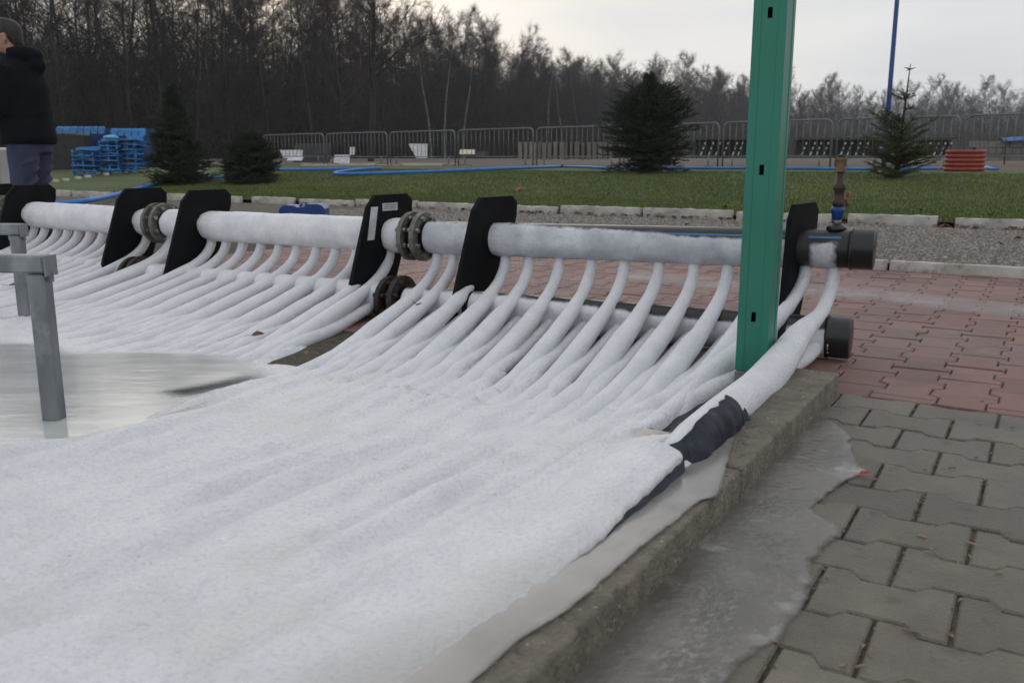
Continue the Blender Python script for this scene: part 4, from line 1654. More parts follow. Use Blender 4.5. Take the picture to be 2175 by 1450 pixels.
chair_stack(183, 292, 5, 52, 'front left stack of bright blue plastic seats beside the man')
chair_stack(238, 276, 7, 44, 'tallest stack of blue plastic seats, a pale cushion on top', 21.8)
chair_stack(282, 274, 7, 40, 'stack of blue plastic seats touching the left spruce', 22.0)
k = MB()
x, y, z = ground_at(240, 21.7)
rings = []
for u, r in ((0, 0.09), (0.3, 0.16), (0.7, 0.15), (1, 0.06)):
    rings.append([(r * math.cos(a) * 1.1, r * math.sin(a), 0.10 * u) for a in np.linspace(0, 2 * math.pi, 12, endpoint=False)])
k.loft(rings)
tag(k.build('seat_cushion', mat('light_blue_plastic', (0.16, 0.42, 0.70), (0.10, 0.33, 0.60), 8, 0.5), None, (x, y - 0.02, z + (352 - 280) * 21.8 / F_H)), 'pale blue cushion lying on top of the tallest seat stack', 'cushion')


def seat_row():
    x0, y0, z0 = ground_at(120, 25)
    x1, y1, z1 = ground_at(330, 25.5)
    root = tag(empty('grandstand', (x0, y0, z0)), 'low row of blue seats under a dark blue tarpaulin behind the stacks', 'grandstand')
    L = x1 - x0
    sc = 25 / F_H
    k = MB()
    k.box((L / 2, 0.6, 0.55), (L, 0.06, 1.1))
    k.build('back_board', M_BLUED, root)
    k = MB()
    k.box((L * 0.15, -0.1, 0.45), (L * 0.45, 0.5, 0.9))
    k.build('seat_base', M_DARK, root)
    k = MB()
    k.box((L * 0.16, -0.3, 0.98), (L * 0.55, 0.05, 0.05), Matrix.Rotation(0.10, 3, 'Y'))
    k.build('rail', M_PLANK, root)
    k = MB()
    rows = []
    for (yy, zz) in ((-0.1, 0.02), (-0.08, 0.14), (0.06, 0.17), (0.08, 0.02)):
        pass
    k.loft([[(-0.08, -0.06, 0), (0.08, -0.06, 0), (0.08, 0.06, 0), (-0.08, 0.06, 0)], [(-0.09, -0.02, 0.16), (0.09, -0.02, 0.16), (0.09, 0.06, 0.16), (-0.09, 0.06, 0.16)], [(-0.06, 0.02, 0.2), (0.06, 0.02, 0.2), (0.06, 0.05, 0.2), (-0.06, 0.05, 0.2)]], smooth=False)
    sm = k.mesh('seat', M_BLUE)
    for j in range(7):
        link('seat', sm, root, (0.12 + j * 0.19, 0.1, 0.95 - 0.0 * j))
    for j in range(5):
        link('seat', sm, root, (L * 0.62 + j * 0.19, 0.2, 0.90))


seat_row()


def plank_wall():
    p, q = bpos(1100), bpos(1292)
    Y = 34.0
    xa, xb = (1100 - 1087.5) / F_H * Y, (1296 - 1087.5) / F_H * Y
    z = CAM_H + 3 / F_H * Y - 0.10
    root = tag(empty('plank_wall', (xa, Y, z)), 'low wall of upright grey planks behind the barriers', 'plank wall')
    h = 36 / F_H * Y
    x = 0.0
    while x < xb - xa:
        w = random.uniform(0.10, 0.19)
        k = MB()
        k.box((x + w / 2, random.uniform(-0.02, 0.02), h / 2 + random.uniform(-0.03, 0.02)), (w, 0.04, h))
        k.build('plank', M_PLANK, root)
        x += w + random.uniform(0.02, 0.09)
    k = MB()
    k.box(((xb - xa) / 2, 0.06, h * 0.75), (xb - xa, 0.05, 0.12))
    k.box(((xb - xa) / 2, 0.06, h * 0.2), (xb - xa, 0.05, 0.12))
    k.box(((xb - xa) / 2, 0.12, h * 0.45), (xb - xa, 0.03, h * 0.85))
    k.build('back_rail', M_DARK, root)


plank_wall()


def board(px0, py0, px1, py1, Y, m, label, tilt=0.3, name='white_board', skew=0.0, cat='board'):
    sc = Y / F_H
    cx = ((px0 + px1) / 2 - 1087.5) * sc
    w, h = (px1 - px0) * sc, (py1 - py0) * sc
    zb = CAM_H - (py1 - 336) * sc
    k = MB()
    D = 0.5
    V = [(-w / 2 + skew * w, 0, 0), (w / 2, 0, 0), (w / 2, D * tilt, h), (-w / 2, D * tilt, h)]
    V += [(x, y + 0.05, z) for x, y, z in V]
    k.add(V, [(0, 1, 2, 3), (7, 6, 5, 4), (0, 4, 5, 1), (1, 5, 6, 2), (2, 6, 7, 3), (3, 7, 4, 0)])
    o = k.build(name, m, None, (cx, Y, zb))
    return tag(o, label, cat)


board(866, 306, 907, 336, 31, M_WHITE, 'slanted white board leaning behind the third barrier', 0.5, skew=0.45)
board(592, 319, 641, 336, 35, M_WHITE, 'white tapering board lying behind the leftmost barrier', 0.4, skew=0.2)
board(608, 333, 640, 341, 34.5, M_WHITE, 'small white board fallen below the tapering one', 0.8)
board(708, 329, 741, 347, 33, M_WHITE, 'white tent shaped panel on the ground behind the second barrier', 0.5)
board(743, 313, 753, 329, 34, M_WHITE, 'narrow upright white panel beside the tent shaped one', 0.2)
board(976, 318, 1008, 328, 32, M_CREAM, 'cream coloured board lying left of the plank wall', 0.6)
board(1008, 322, 1035, 334, 32.5, M_DARK, 'dark bundle lying right of the cream board', 0.6, 'dark_bundle', cat='bundle')
board(622, 305, 700, 345, 36, M_DARK, 'dark heap of timber behind the two leftmost barriers', 0.8, 'timber_heap', cat='heap')
p = on_ground(760, 352)
mb = MB()
V = []
for q in np.linspace(0, 1, 12):
    px = 640 + q * 330
    for py in (347 + 2 * noise.noise((q * 6, 0, 0)), 353 + 1.5 * noise.noise((q * 6, 5, 0))):
        g_ = on_ground(px, py)
        V.append((g_[0], g_[1], terrain_z(g_[0], g_[1]) + 0.012))
mb.add(V, [(2 * i, 2 * i + 1, 2 * i + 3, 2 * i + 2) for i in range(11)])
tag(mb.build('sand_path', mat('pale_sand', (0.30, 0.25, 0.215), (0.19, 0.155, 0.13), 2.0, 0.95, 0.5, 20)), 'pale strip of bare sand along the foot of the left barriers', 'path', kind='structure')


def striped_table(px, n, Y, label):
    sc = Y / F_H
    x = (px - 1087.5) * sc
    zb = CAM_H - (329 - 336) * sc - 0.08
    root = tag(empty('trestle_table', (x, Y, zb)), label, 'table', 'dark tables with white slanted legs behind the barriers')
    Wd = 78 * sc
    H = 34 * sc + 0.08
    k = MB()
    k.box((Wd / 2, 0, H), (Wd, 0.7, 0.05))
    k.build('table_top', M_TABLE, root)
    k = MB()
    k.box((Wd / 2, 0.30, H * 0.5), (Wd * 0.96, 0.04, H * 0.85))  # dark sheet standing in for the shadow under the table top
    k.build('underside_shade', M_DARK, root)
    for j in range(n):
        for e in (0, 1):
            k = MB()
            x0 = Wd * (0.14 + 0.8 * j / max(1, n)) + e * random.uniform(0.18, 0.30)
            R = Matrix.Rotation(0.33, 3, 'Y')
            k.box((x0, -0.3, H * 0.44), (0.036, 0.05, H * 0.72), R)
            lg = k.build('leg', M_WHITE, root)
            for ox, oz in ((-0.020, 0.34), (0.028, 0.60)):
                k = MB()
                k.box((x0 + ox, -0.328, H * oz), (0.06, 0.012, 0.09), R)
                k.build('dark_band', M_DARK, lg)


for i, (px, n, lab) in enumerate(((1478, 2, 'dark table with white slanted legs right of the round spruce'),
                                  (1545, 2, 'dark table with white slanted legs left of the green post'),
                                  (1690, 2, 'dark table with white slanted legs right of the green post'),
                                  (1772, 2, 'dark table with white slanted legs behind the brass valve'),
                                  (1850, 2, 'dark table with white slanted legs behind the young spruce'),
                                  (1950, 2, 'dark table with white slanted legs left of the red stack'))):
    striped_table(px, n, 33 - i * 0.5, lab)


def wall_and_tarp():
    Y = 30.0
    sc = Y / F_H
    x0 = (2070 - 1087.5) * sc
    zb = CAM_H - (326 - 336) * sc - 0.25
    root = tag(empty('block_wall', (x0, Y, zb), -0.12), 'low grey block wall at the far right behind the red stack', 'wall')
    for r in range(3):
        for c_ in range(11):
            k = MB()
            k.box((c_ * 0.405 + (0.2 if r % 2 else 0), 0, 0.11 + r * 0.21), (0.395, 0.2, 0.2), bevel=0.008)
            k.build('block', M_WALL, root)
    k = MB()
    k.box((2.1, 0.06, 0.3), (4.3, 0.06, 0.56))
    k.build('wall_core', M_DARK, root)
    k = MB()
    V = []
    n = 14
    for i in range(n):
        for j in range(4):
            xx = 0.75 + i * 0.28
            V.append((xx, -0.30 + j * 0.22, 0.74 + 0.06 * noise.noise((xx * 1.5, j * 0.6, 3)) + 0.03 * i / 3 - (0.10 if j in (0,) else 0)))
    F = [(i * 4 + j, (i + 1) * 4 + j, (i + 1) * 4 + j + 1, i * 4 + j + 1) for i in range(n - 1) for j in range(3)]
    k.add(V, F, 0, True)
    k.add([(v[0], v[1], v[2] - 0.02) for v in V], [f[::-1] for f in F], 0, True)
    o = k.build('tarpaulin', M_TARP, None, (x0, Y, zb), (0, 0, -0.12))
    tag(o, 'rumpled blue tarpaulin spread on top of the grey block wall', 'tarpaulin')
    pr = tag(empty('tarp_rack', (x0, Y, zb), -0.12), 'thin dark posts in front of the grey block wall', 'rack')
    for i in range(6):
        k = MB()
        k.tube([(0.8 + i * 0.7, -0.35, -0.1), (0.8 + i * 0.7, -0.30, 0.70)], 0.02, 6)
        k.build('rack_post', M_DARK, pr)


wall_and_tarp()

# blue canister just behind the middle pipes
def canister():
    Y = 8.2
    sc = Y / F_H
    x = (641 - 1087.5) * sc
    w = 98 * sc
    zt = CAM_H - (431 - 336) * sc
    z0 = 0.042
    root = tag(empty('blue_canister', (x, Y, z0)), 'dark blue plastic canister on the gravel behind the middle pipes', 'canister')
    h = zt - z0
    k = MB()
    prof_ = [(-0.5, 0), (0.5, 0), (0.5, 0.8), (0.44, 0.94), (0.34, 1.0), (0.10, 0.98), (0.06, 0.88), (-0.10, 0.86), (-0.16, 0.93), (-0.36, 0.95), (-0.46, 0.86), (-0.5, 0.7)]
    Mx = Matrix(((w, 0, 0, 0), (0, 0, -1, 0), (0, h, 0, 0), (0, 0, 0, 1)))
    k.prism([(a, b) for a, b in prof_], Mx, 0.2)
    k.build('canister_body', M_CANB, root)
    k = MB()
    k.box((0.03 * w, -0.06, h * 0.93), (0.012, 0.05, h * 0.14))
    k.build('canister_cap', M_WHITE, root)
    k = MB()
    k.tube([(-0.10 * w, 0.03, h * 0.86), (-0.05 * w, 0.03, h * 0.99), (0.05 * w, 0.03, h * 0.99), (0.10 * w, 0.03, h * 0.9)], 0.012, 6)
    k.build('canister_handle', M_CANB, root)


canister()


# ------------------------------------------------------------------ the man at the left
def remesh(name, mb, m, parent, voxel, smooth_it=4):
    o = mb.build(name, m, parent)
    md = o.modifiers.new('r', 'REMESH')
    md.mode = 'VOXEL'
    md.voxel_size = voxel
    md.use_smooth_shade = True
    sm = o.modifiers.new('s', 'SMOOTH')
    sm.factor = 0.5
    sm.iterations = smooth_it
    return o


def ell(cx, cy, cz, rx, ry, n=20, tilt=0.0):
    return [(cx + rx * math.cos(2 * math.pi * k / n), cy + ry * math.sin(2 * math.pi * k / n), cz + tilt * rx * math.cos(2 * math.pi * k / n)) for k in range(n)]


def build_person():
    Y = 7.15
    x = (58 - 1087.5) / F_H * Y
    root = tag(empty('person', (x, Y, 0.0)), 'dark haired man in dark hooded jacket and grey blue jeans looking down', 'person')
    # he faces -X; x forward is negative. local units are metres.
    body = MB()
    # head: rings from chin to crown, tilted forward and down
    hx, hz = -0.050, 1.55
    tilt = 0.22
    rings = []
    for u, rx, ry, ox in ((0.0, 0.035, 0.035, -0.050), (0.03, 0.070, 0.055, -0.030), (0.07, 0.088, 0.068, -0.012), (0.12, 0.098, 0.075, 0.0), (0.17, 0.102, 0.078, 0.004), (0.205, 0.085, 0.066, 0.006), (0.225, 0.045, 0.04, 0.006)):
        rings.append(ell(hx + ox - u * tilt * 0.2, 0, hz - 0.10 + u, rx, ry, 20, -0.18))
    body.loft(rings)
    body.tube([(hx - 0.088, 0, hz + 0.035), (hx - 0.104, 0, hz + 0.01), (hx - 0.120, 0, hz - 0.012), (hx - 0.10, 0, hz - 0.02)], [0.008, 0.012, 0.016, 0.012], 8)   # nose
    body.tube([(hx - 0.088, -0.025, hz - 0.05), (hx - 0.098, 0, hz - 0.052), (hx - 0.088, 0.025, hz - 0.05)], 0.010, 8)       # lips
    body.tube([(hx - 0.085, -0.045, hz + 0.045), (hx - 0.10, 0, hz + 0.05), (hx - 0.085, 0.045, hz + 0.045)], 0.010, 8)       # brow
    for s in (-1, 1):                                                                                                        # ears
        body.tube([(hx + 0.012, s * 0.074, hz - 0.035), (hx + 0.022, s * 0.088, hz - 0.01), (hx + 0.020, s * 0.090, hz + 0.02), (hx + 0.004, s * 0.082, hz + 0.03)], [0.008, 0.013, 0.014, 0.008], 8)
    body.tube([(0.01, 0, 1.36), (-0.01, 0, 1.44), (-0.03, 0, 1.52)], [0.075, 0.062, 0.060], 14)                              # neck
    # trunk under the clothes, arms and legs
    body.loft([ell(0.03, 0, 0.86, 0.10, 0.15), ell(0.02, 0, 1.1, 0.10, 0.15), ell(0.0, 0, 1.34, 0.09, 0.17)])
    hands = {}
    for s in (-1, 1):
        sh = Vector((0.0, s * 0.20, 1.33)); el = Vector((-0.06, s * 0.25, 1.04)); wr = Vector((-0.30, s * 0.14, 1.06))
        body.tube([sh, sh.lerp(el, 0.5), el, el.lerp(wr, 0.5), wr], [0.045, 0.042, 0.036, 0.034, 0.026], 10)
        hd = (wr - el).normalized()
        palm = wr + hd * 0.09
        body.tube([wr, wr + hd * 0.03, wr + hd * 0.085], [0.026, 0.036, 0.038], 10)
        for f in range(4):
            off = Vector((0, 0, 0.033 - 0.022 * f))
            ll = (0.068, 0.078, 0.072, 0.056)[f]
            b0 = palm + off
            body.tube([b0 - hd * 0.02, b0 + hd * ll * 0.45, b0 + hd * ll * 0.8 + Vector((0, -s * 0.018, 0)), b0 + hd * ll * 0.9 + Vector((0, -s * 0.038, 0))], [0.0095, 0.009, 0.0085, 0.007], 8)
        body.tube([wr + hd * 0.03 + Vector((0, -s * 0.02, 0.02)), wr + hd * 0.06 + Vector((0, -s * 0.03, 0.05)), wr + hd * 0.09 + Vector((0, -s * 0.035, 0.06))], [0.013, 0.011, 0.008], 8)
        hip = Vector((0.02, s * 0.09, 0.88)); kn = Vector((-0.01, s * 0.10, 0.47)); an = Vector((0.03, s * 0.11, 0.09))
        body.tube([hip, hip.lerp(kn, 0.5), kn, kn.lerp(an, 0.5), an], [0.085, 0.075, 0.055, 0.052, 0.04], 12)
    remesh('body', body, M_SKIN, root, 0.0085, 2)
    # hair: cap over back and top of the head
    h = MB()
    rings = []
    for u, rx, ry, ox in ((0.035, 0.034, 0.045, 0.062), (0.085, 0.060, 0.064, 0.050), (0.11, 0.080, 0.079, 0.032), (0.14, 0.098, 0.084, 0.016), (0.175, 0.110, 0.088, 0.006), (0.21, 0.108, 0.080, 0.004), (0.24, 0.080, 0.062, 0.006), (0.252, 0.04, 0.035, 0.008)):
        rings.append(ell(hx + ox - u * tilt * 0.2, 0, hz - 0.10 + u, rx, ry, 20, -0.18))
    h.loft(rings)
    h.tube([(hx + 0.05, -0.03, hz - 0.05), (hx + 0.075, 0, hz - 0.04), (hx + 0.05, 0.03, hz - 0.05)], [0.03, 0.04, 0.03], 10)
    remesh('hair', h, M_HAIR, root, 0.010, 2)
    # jacket
    j = MB()
    j.loft([ell(0.025, 0, 0.765, 0.185, 0.235, 24), ell(0.03, 0, 0.82, 0.192, 0.245, 24), ell(0.015, 0, 0.95, 0.183, 0.24, 24), ell(0.022, 0, 1.10, 0.176, 0.24, 24), ell(0.022, 0, 1.22, 0.168, 0.245, 24), ell(0.015, 0, 1.32, 0.146, 0.235, 24), ell(0.0, 0, 1.39, 0.112, 0.16, 24), ell(-0.015, 0, 1.435, 0.088, 0.095, 24)])
    for s in (-1, 1):
        sh = Vector((-0.015, s * 0.205, 1.325)); el = Vector((-0.02, s * 0.285, 1.02)); wr = Vector((-0.29, s * 0.15, 1.055))
        j.tube([sh, sh.lerp(el, 0.33), sh.lerp(el, 0.66), el, el.lerp(wr, 0.4), wr], [0.088, 0.082, 0.076, 0.072, 0.060, 0.046], 14)
    # hood lying on the shoulders behind the neck
    j.tube([(-0.01, -0.115, 1.44), (0.075, -0.10, 1.445), (0.125, -0.04, 1.43), (0.135, 0.0, 1.425), (0.125, 0.04, 1.43), (0.075, 0.10, 1.445), (-0.01, 0.115, 1.44)], [0.035, 0.050, 0.062, 0.066, 0.062, 0.050, 0.035], 12)
    j.tube([(0.125, -0.08, 1.37), (0.15, 0, 1.35), (0.125, 0.08, 1.37)], [0.05, 0.068, 0.05], 12)
    # soft folds at the hem and elbow
    for a, z, ln2 in ((0.5, 0.93, 0.5), (-0.4, 1.0, 0.6), (0.2, 0.84, 0.7), (1.2, 1.08, 0.5), (-1.0, 0.9, 0.5), (0.8, 1.02, 0.4)):
        P = []
        for q in np.linspace(-0.5, 0.5, 6):
            an = a + q * ln2 * 2 - math.pi / 2 * 0
            P.append((0.02 + 0.172 * math.cos(an), 0.232 * math.sin(an), z + 0.05 * q))
        j.tube(P, [0.006, 0.016, 0.019, 0.019, 0.016, 0.006], 8)
    remesh('jacket', j, M_JACKET, root, 0.013, 3)
    # jeans
    t = MB()
    t.loft([ell(0.03, 0, 0.70, 0.150, 0.185, 22), ell(0.03, 0, 0.80, 0.165, 0.195, 22), ell(0.02, 0, 0.92, 0.145, 0.185, 22)])
    for s in (-1, 1):
        hip = Vector((0.035, s * 0.092, 0.80)); kn = Vector((0.0, s * 0.105, 0.46)); an = Vector((0.035, s * 0.115, 0.07))
        t.tube([hip, hip.lerp(kn, 0.35), hip.lerp(kn, 0.7), kn, kn.lerp(an, 0.4), kn.lerp(an, 0.8), an], [0.122, 0.116, 0.098, 0.086, 0.080, 0.072, 0.076], 16)
        for zz, rr, ph in ((0.66, 0.108, 0.0), (0.60, 0.104, 0.9), (0.50, 0.090, 0.4), (0.42, 0.086, 2.1), (0.14, 0.074, 0.3)):
            P = []
            for q in np.linspace(-0.5, 0.5, 5):
                an2 = ph + q * 2.2
                P.append((0.02 + rr * math.cos(an2), s * 0.105 + rr * math.sin(an2), zz + q * 0.09))
            t.tube(P, [0.004, 0.012, 0.014, 0.012, 0.004], 8)
    remesh('jeans', t, M_JEANS, root, 0.012, 2)
    for s in (-1, 1):
        k = MB()
        k.loft([[(cx + rx * math.cos(a), s * 0.115 + ry * math.sin(a), z) for a in np.linspace(0, 2 * math.pi, 18, endpoint=False)] for cx, rx, ry, z in ((-0.04, 0.145, 0.052, 0.0), (-0.04, 0.150, 0.055, 0.03), (-0.02, 0.12, 0.05, 0.065), (0.03, 0.06, 0.045, 0.11))])
        k.build('shoe', M_SHOE, root)


build_person()


def cabinet():
    Y = 7.9
    xr = (37 - 1087.5) / F_H * Y
    root = tag(empty('white_cabinet', (xr - 0.45, Y, 0.0)), 'white cabinet at the left edge beside the man', 'cabinet')
    zt = CAM_H + 24 / F_H * Y
    k = MB()
    k.box((0, 0, zt / 2 + 0.03), (0.9, 0.6, zt - 0.08), bevel=0.02)
    k.build('cabinet_body', M_CABIN, root)
    k = MB()
    k.box((0, 0, 0.03), (0.88, 0.58, 0.06))
    k.build('plinth', M_DARK, root)
    k = MB()
    k.box((0.02, -0.303, zt * 0.80), (0.86, 0.008, 0.006))
    k.build('seam', M_DARK, root)
    k = MB()
    k.box((0.0, -0.31, zt * 0.43), (0.94, 0.03, 0.045))
    k.build('bumper_strip', M_DARK, root)


cabinet()


# ------------------------------------------------------------------ conifers
def spruce(px, Y, H, prof_fn, label, seed, m=M_NEEDLE, sparse=False, nwh=16, dens=1.0, lean=0.0):
    r = np.random.default_rng(seed)
    x, y, z = ground_at(px, Y)
    root = tag(empty('spruce', (x, y, z - 0.03)), label, 'spruce', 'spruces planted on the lawn')
    k = MB()
    k.tube([(0, 0, 0), (lean * H * 0.5, 0, H * 0.5), (lean * H, 0, H)], [0.040, 0.020, 0.006], 7)
    k.build('trunk', M_BARK, root)
    sp0, sp1, sr0, sr1 = [], [], [], []
    tips = []
    for wv in range(nwh):
        hz = H * (0.03 + 0.97 * ((wv + 0.0) / nwh))
        Lb, up, nb = prof_fn(hz / H)
        if Lb <= 0.01: continue
        nb = int(nb * dens + 0.5)
        for b in range(nb):
            az = r.uniform(0, 2 * math.pi)
            L = Lb * r.uniform(0.72, 1.12)
            d = np.array([math.cos(az), math.sin(az), up + r.uniform(-0.22, 0.22)])
            d /= np.linalg.norm(d)
            p = np.array([lean * hz, 0, hz + (0 if sparse and hz > 0.55 * H else r.uniform(-0.06, 0.06))])
            nseg = 5
            for s in range(nseg):
                q = p + d * L / nseg
                q[2] -= 0.012 * s * (0 if sparse else 1)
                sp0.append(p); sp1.append(q); rr = 0.010 * (1 - s / nseg) + 0.003
                sr0.append(rr); sr1.append(rr * 0.8)
                frac = (s + 0.5) / nseg
                # side twigs
                nt = 4 if not sparse else (3 if hz < 0.58 * H else (2 if hz < 0.76 * H else 0))
                for t in range(nt):
                    side = np.cross(d, [0, 0, 1.0]); side /= np.linalg.norm(side) + 1e-9
                    sg = 1 if t % 2 else -1
                    td = d * 0.75 + side * sg * r.uniform(0.5, 0.9) + np.array([0, 0, r.uniform(-0.25, 0.3)])
                    td /= np.linalg.norm(td)
                    tl = (0.10 + 0.16 * L * (1 - frac * 0.6)) * r.uniform(0.6, 1.2)
                    p1 = p + (q - p) * r.uniform(0, 1)
                    tips.append((p1, p1 + td * tl))
                p = q
            if not (sparse and hz > 0.76 * H): tips.append((p - d * 0.05, p + d * 0.09))
    V, F = prism_arrays(sp0, sp1, sr0, sr1, 3)
    tag(link('branches', array_mesh('branches', V, F, M_BARK), root), kind='stuff')
    # needles: narrow blades round every twig
    T0 = np.array([t[0] for t in tips]); T1 = np.array([t[1] for t in tips])
    per = 13
    n = len(T0)
    u = r.uniform(0.0, 1.0, (n, per, 1))
    base = T0[:, None] + (T1 - T0)[:, None] * u
    ax = (T1 - T0); ax /= np.linalg.norm(ax, axis=1, keepdims=True)
    rd = r.normal(size=(n, per, 3))
    rd -= (rd * ax[:, None]).sum(-1, keepdims=True) * ax[:, None]
    rd /= np.linalg.norm(rd, axis=-1, keepdims=True)
    nd = rd * 0.8 + ax[:, None] * 0.7
    nl = r.uniform(0.020, 0.038, (n, per, 1))
    tip = base + nd * nl
    wd = np.cross(nd, rd + 0.3)
    wd /= np.linalg.norm(wd, axis=-1, keepdims=True) + 1e-9
    a = base - wd * 0.0042
    c = base + wd * 0.0042
    V = np.stack([a, c, tip], 2).reshape(-1, 3)
    F = np.arange(len(V)).reshape(-1, 3)
    V2, F2 = prism_arrays(T0, T1, np.full(n, 0.0075), np.full(n, 0.004), 3)
    Fq = np.concatenate([F2[:, [0, 1, 2]], F2[:, [0, 2, 3]]]) + len(V)
    tag(link('needles', array_mesh('needles', np.concatenate([V, V2]), np.concatenate([F, Fq]), m), root), kind='stuff')


def p_table(tab, wmax):
    hs, ws = [t[0] for t in tab], [t[1] for t in tab]
    def fn(h):
        L = wmax * float(np.interp(h, hs, ws))
        return (max(L, 0.03), 0.30 + 0.55 * h, 17 if h < 0.75 else 8)
    return fn


def p_young(h):
    if h < 0.30: return (0.54 * (1 - 0.4 * abs(h - 0.15)), 0.30, 8)
    if h < 0.44: return (0.56, 0.55, 4)
    if h < 0.52: return (0.34, 0.7, 2)
    if 0.60 < h < 0.625: return (0.13, 0.5, 2)
    if 0.68 < h < 0.705: return (0.27, 0.62, 6)
    if 0.795 < h < 0.82: return (0.05, 0.2, 3)
    if 0.945 < h < 0.97: return (0.13, 0.06, 8)
    return (0, 0, 0)


ROUND = [(0, 0.72), (0.12, 0.92), (0.35, 1.0), (0.55, 0.90), (0.72, 0.60), (0.80, 0.30), (0.88, 0.13), (1.0, 0.03)]
TALL = [(0, 0.85), (0.15, 1.0), (0.30, 0.92), (0.45, 0.66), (0.55, 0.42), (0.75, 0.32), (0.9, 0.20), (1.0, 0.04)]
LOW = [(0, 0.85), (0.3, 1.0), (0.6, 0.80), (0.85, 0.45), (1.0, 0.10)]
spruce(1375, 17.0, 1.82, p_table(ROUND, 0.92), 'round bushy dark spruce in the middle of the lawn', 3, nwh=26)
spruce(375, 17.5, 1.88, p_table(TALL, 0.66), 'tall dark spruce in front of the blue seat stacks', 4, nwh=26)
spruce(530, 17.0, 0.95, p_table(LOW, 0.55), 'low dark spruce bush at the left end of the barriers', 5, nwh=18)
spruce(1905, 14.0, 1.72, p_young, 'thin young spruce with a bare leader in front of the blue mast', 6, m=M_NEEDLE2, sparse=True, nwh=44, dens=0.5, lean=0.05)


# ------------------------------------------------------------------ grass, leaves
def grass():
    n = 230000
    Yr = rng.uniform(0, 1, n) ** 1.3 * 7.5
    b = B_LK + 0.03 + Yr
    a = rng.uniform(-3.8 - Yr * 0.2, 13.0 + Yr * 0.6, n)
    xy = P0[None] + a[:, None] * AV + b[:, None] * BV
    z = np.array([terrain_z(x, y) for x, y in xy])
    h = rng.uniform(0.012, 0.038, n)
    w = rng.uniform(0.003, 0.006, n)
    az = rng.uniform(0, 6.28, n)
    ln = rng.normal(0, 0.014, (n, 2))
    V = np.empty((n, 3, 3))
    V[:, 0] = np.stack([xy[:, 0] - np.cos(az) * w, xy[:, 1] - np.sin(az) * w, z - 0.003], -1)
    V[:, 1] = np.stack([xy[:, 0] + np.cos(az) * w, xy[:, 1] + np.sin(az) * w, z - 0.003], -1)
    V[:, 2] = np.stack([xy[:, 0] + ln[:, 0], xy[:, 1] + ln[:, 1], z + h], -1)
    o = link('grass_blades', array_mesh('grass_blades', V.reshape(-1, 3), np.arange(3 * n).reshape(-1, 3), M_GRASS))
    tag(o, 'short grass blades of the lawn behind the white kerb', 'grass', kind='stuff')


grass()


def leaf_mesh(name, m, s, curl=0.3):
    pts = [(-0.5, 0, 0.0), (-0.25, 0.22, 0.1), (0.05, 0.34, 0.22), (0.3, 0.18, 0.15), (0.55, 0.02, 0.02), (0.3, -0.2, 0.12), (0.0, -0.32, 0.25), (-0.28, -0.2, 0.1)]
    k = MB()
    V = [(x * s, y * s, z * s * curl + 0.001) for x, y, z in pts] + [(0.0, 0.0, 0.004 * s)]
    k.add(V, [(i, (i + 1) % 8, 8) for i in range(8)], 0, False)
    k.tube([(-0.5 * s, 0, 0.001), (-0.75 * s, 0.05 * s, 0.004), (-0.95 * s, 0.0, 0.002)], 0.012 * s + 0.0004, 4)
    return k.mesh(name, m)


LM = leaf_mesh('fallen_leaf', M_LEAF, 0.05, 0.6)


def place_leaf(pos, s, rz, label, me=LM, tilt=0.2, name='fallen_leaf', group='single fallen leaves'):
    o = link(name, me, None, tuple(pos), (random.uniform(-tilt, tilt), random.uniform(-tilt, tilt), rz))
    o.scale = (s, s, s)
    return tag(o, label, 'leaf', group)


ICEZ = 0.045
place_leaf(on_plane(547, 711, ICEZ), 0.95, 0.5, 'curled rust brown leaf on the white ice below the middle pipes', tilt=0.5)
place_leaf(on_plane(652, 748, ICEZ + 0.005), 0.45, 1.5, 'tiny pale brown leaf on the ice right of the rust brown leaf')
place_leaf(on_plane(30, 606, 0.06), 1.1, 0.4, 'brown leaf on the ice beside the farther steel frame', tilt=0.5)
place_leaf(on_plane(892, 655, 0.09), 1.4, 1.2, 'dark red brown leaf caught on the lower pipe by the flange', tilt=1.0)
g_ = on_ground(1105, 406)
place_leaf((g_[0], g_[1], terrain_z(g_[0], g_[1]) + 0.02), 4.0, 0.2, 'large orange brown leaf lying alone on the lawn', tilt=0.3)
RL = leaf_mesh('red_leaf', M_REDLEAF, 0.035, 0.4)
place_leaf(on_plane(1836, 1007, 0.010), 0.9, 0.3, 'small red leaf at the edge of the ice film on grey paving', RL, name='fallen_leaf')


def leaf_litter():
    n = 420
    V, F = [], []
    for i in range(n):
        a = random.uniform(-4.0, 7.5)
        b = B_LK - 0.06 + random.gauss(0, 0.07)
        z = 0.050 if b < B_LK - 0.03 else 0.10
        if random.random() < 0.12:
            b = random.uniform(B_GK + 0.1, B_LK + 3)
            z = 0.05 if b < B_LK else None
        x, y, _ = W(a, b)
        if z is None: z = terrain_z(x, y) + 0.015
        s = random.uniform(0.02, 0.05)
        o = len(V)
        rz = random.uniform(0, 6.28)
        for q in range(6):
            an = rz + q * math.pi / 3
            rr = s * (1 if q % 3 == 0 else 0.6)
            V.append((x + rr * math.cos(an), y + rr * math.sin(an), z + random.uniform(0, 0.03)))
        F.append(tuple(range(o, o + 6)))
    k = MB()
    k.add(V, F)
    tag(k.build('leaf_litter', M_LITTER), 'brown leaf litter gathered along the lawn kerb', 'leaves', kind='stuff')


leaf_litter()

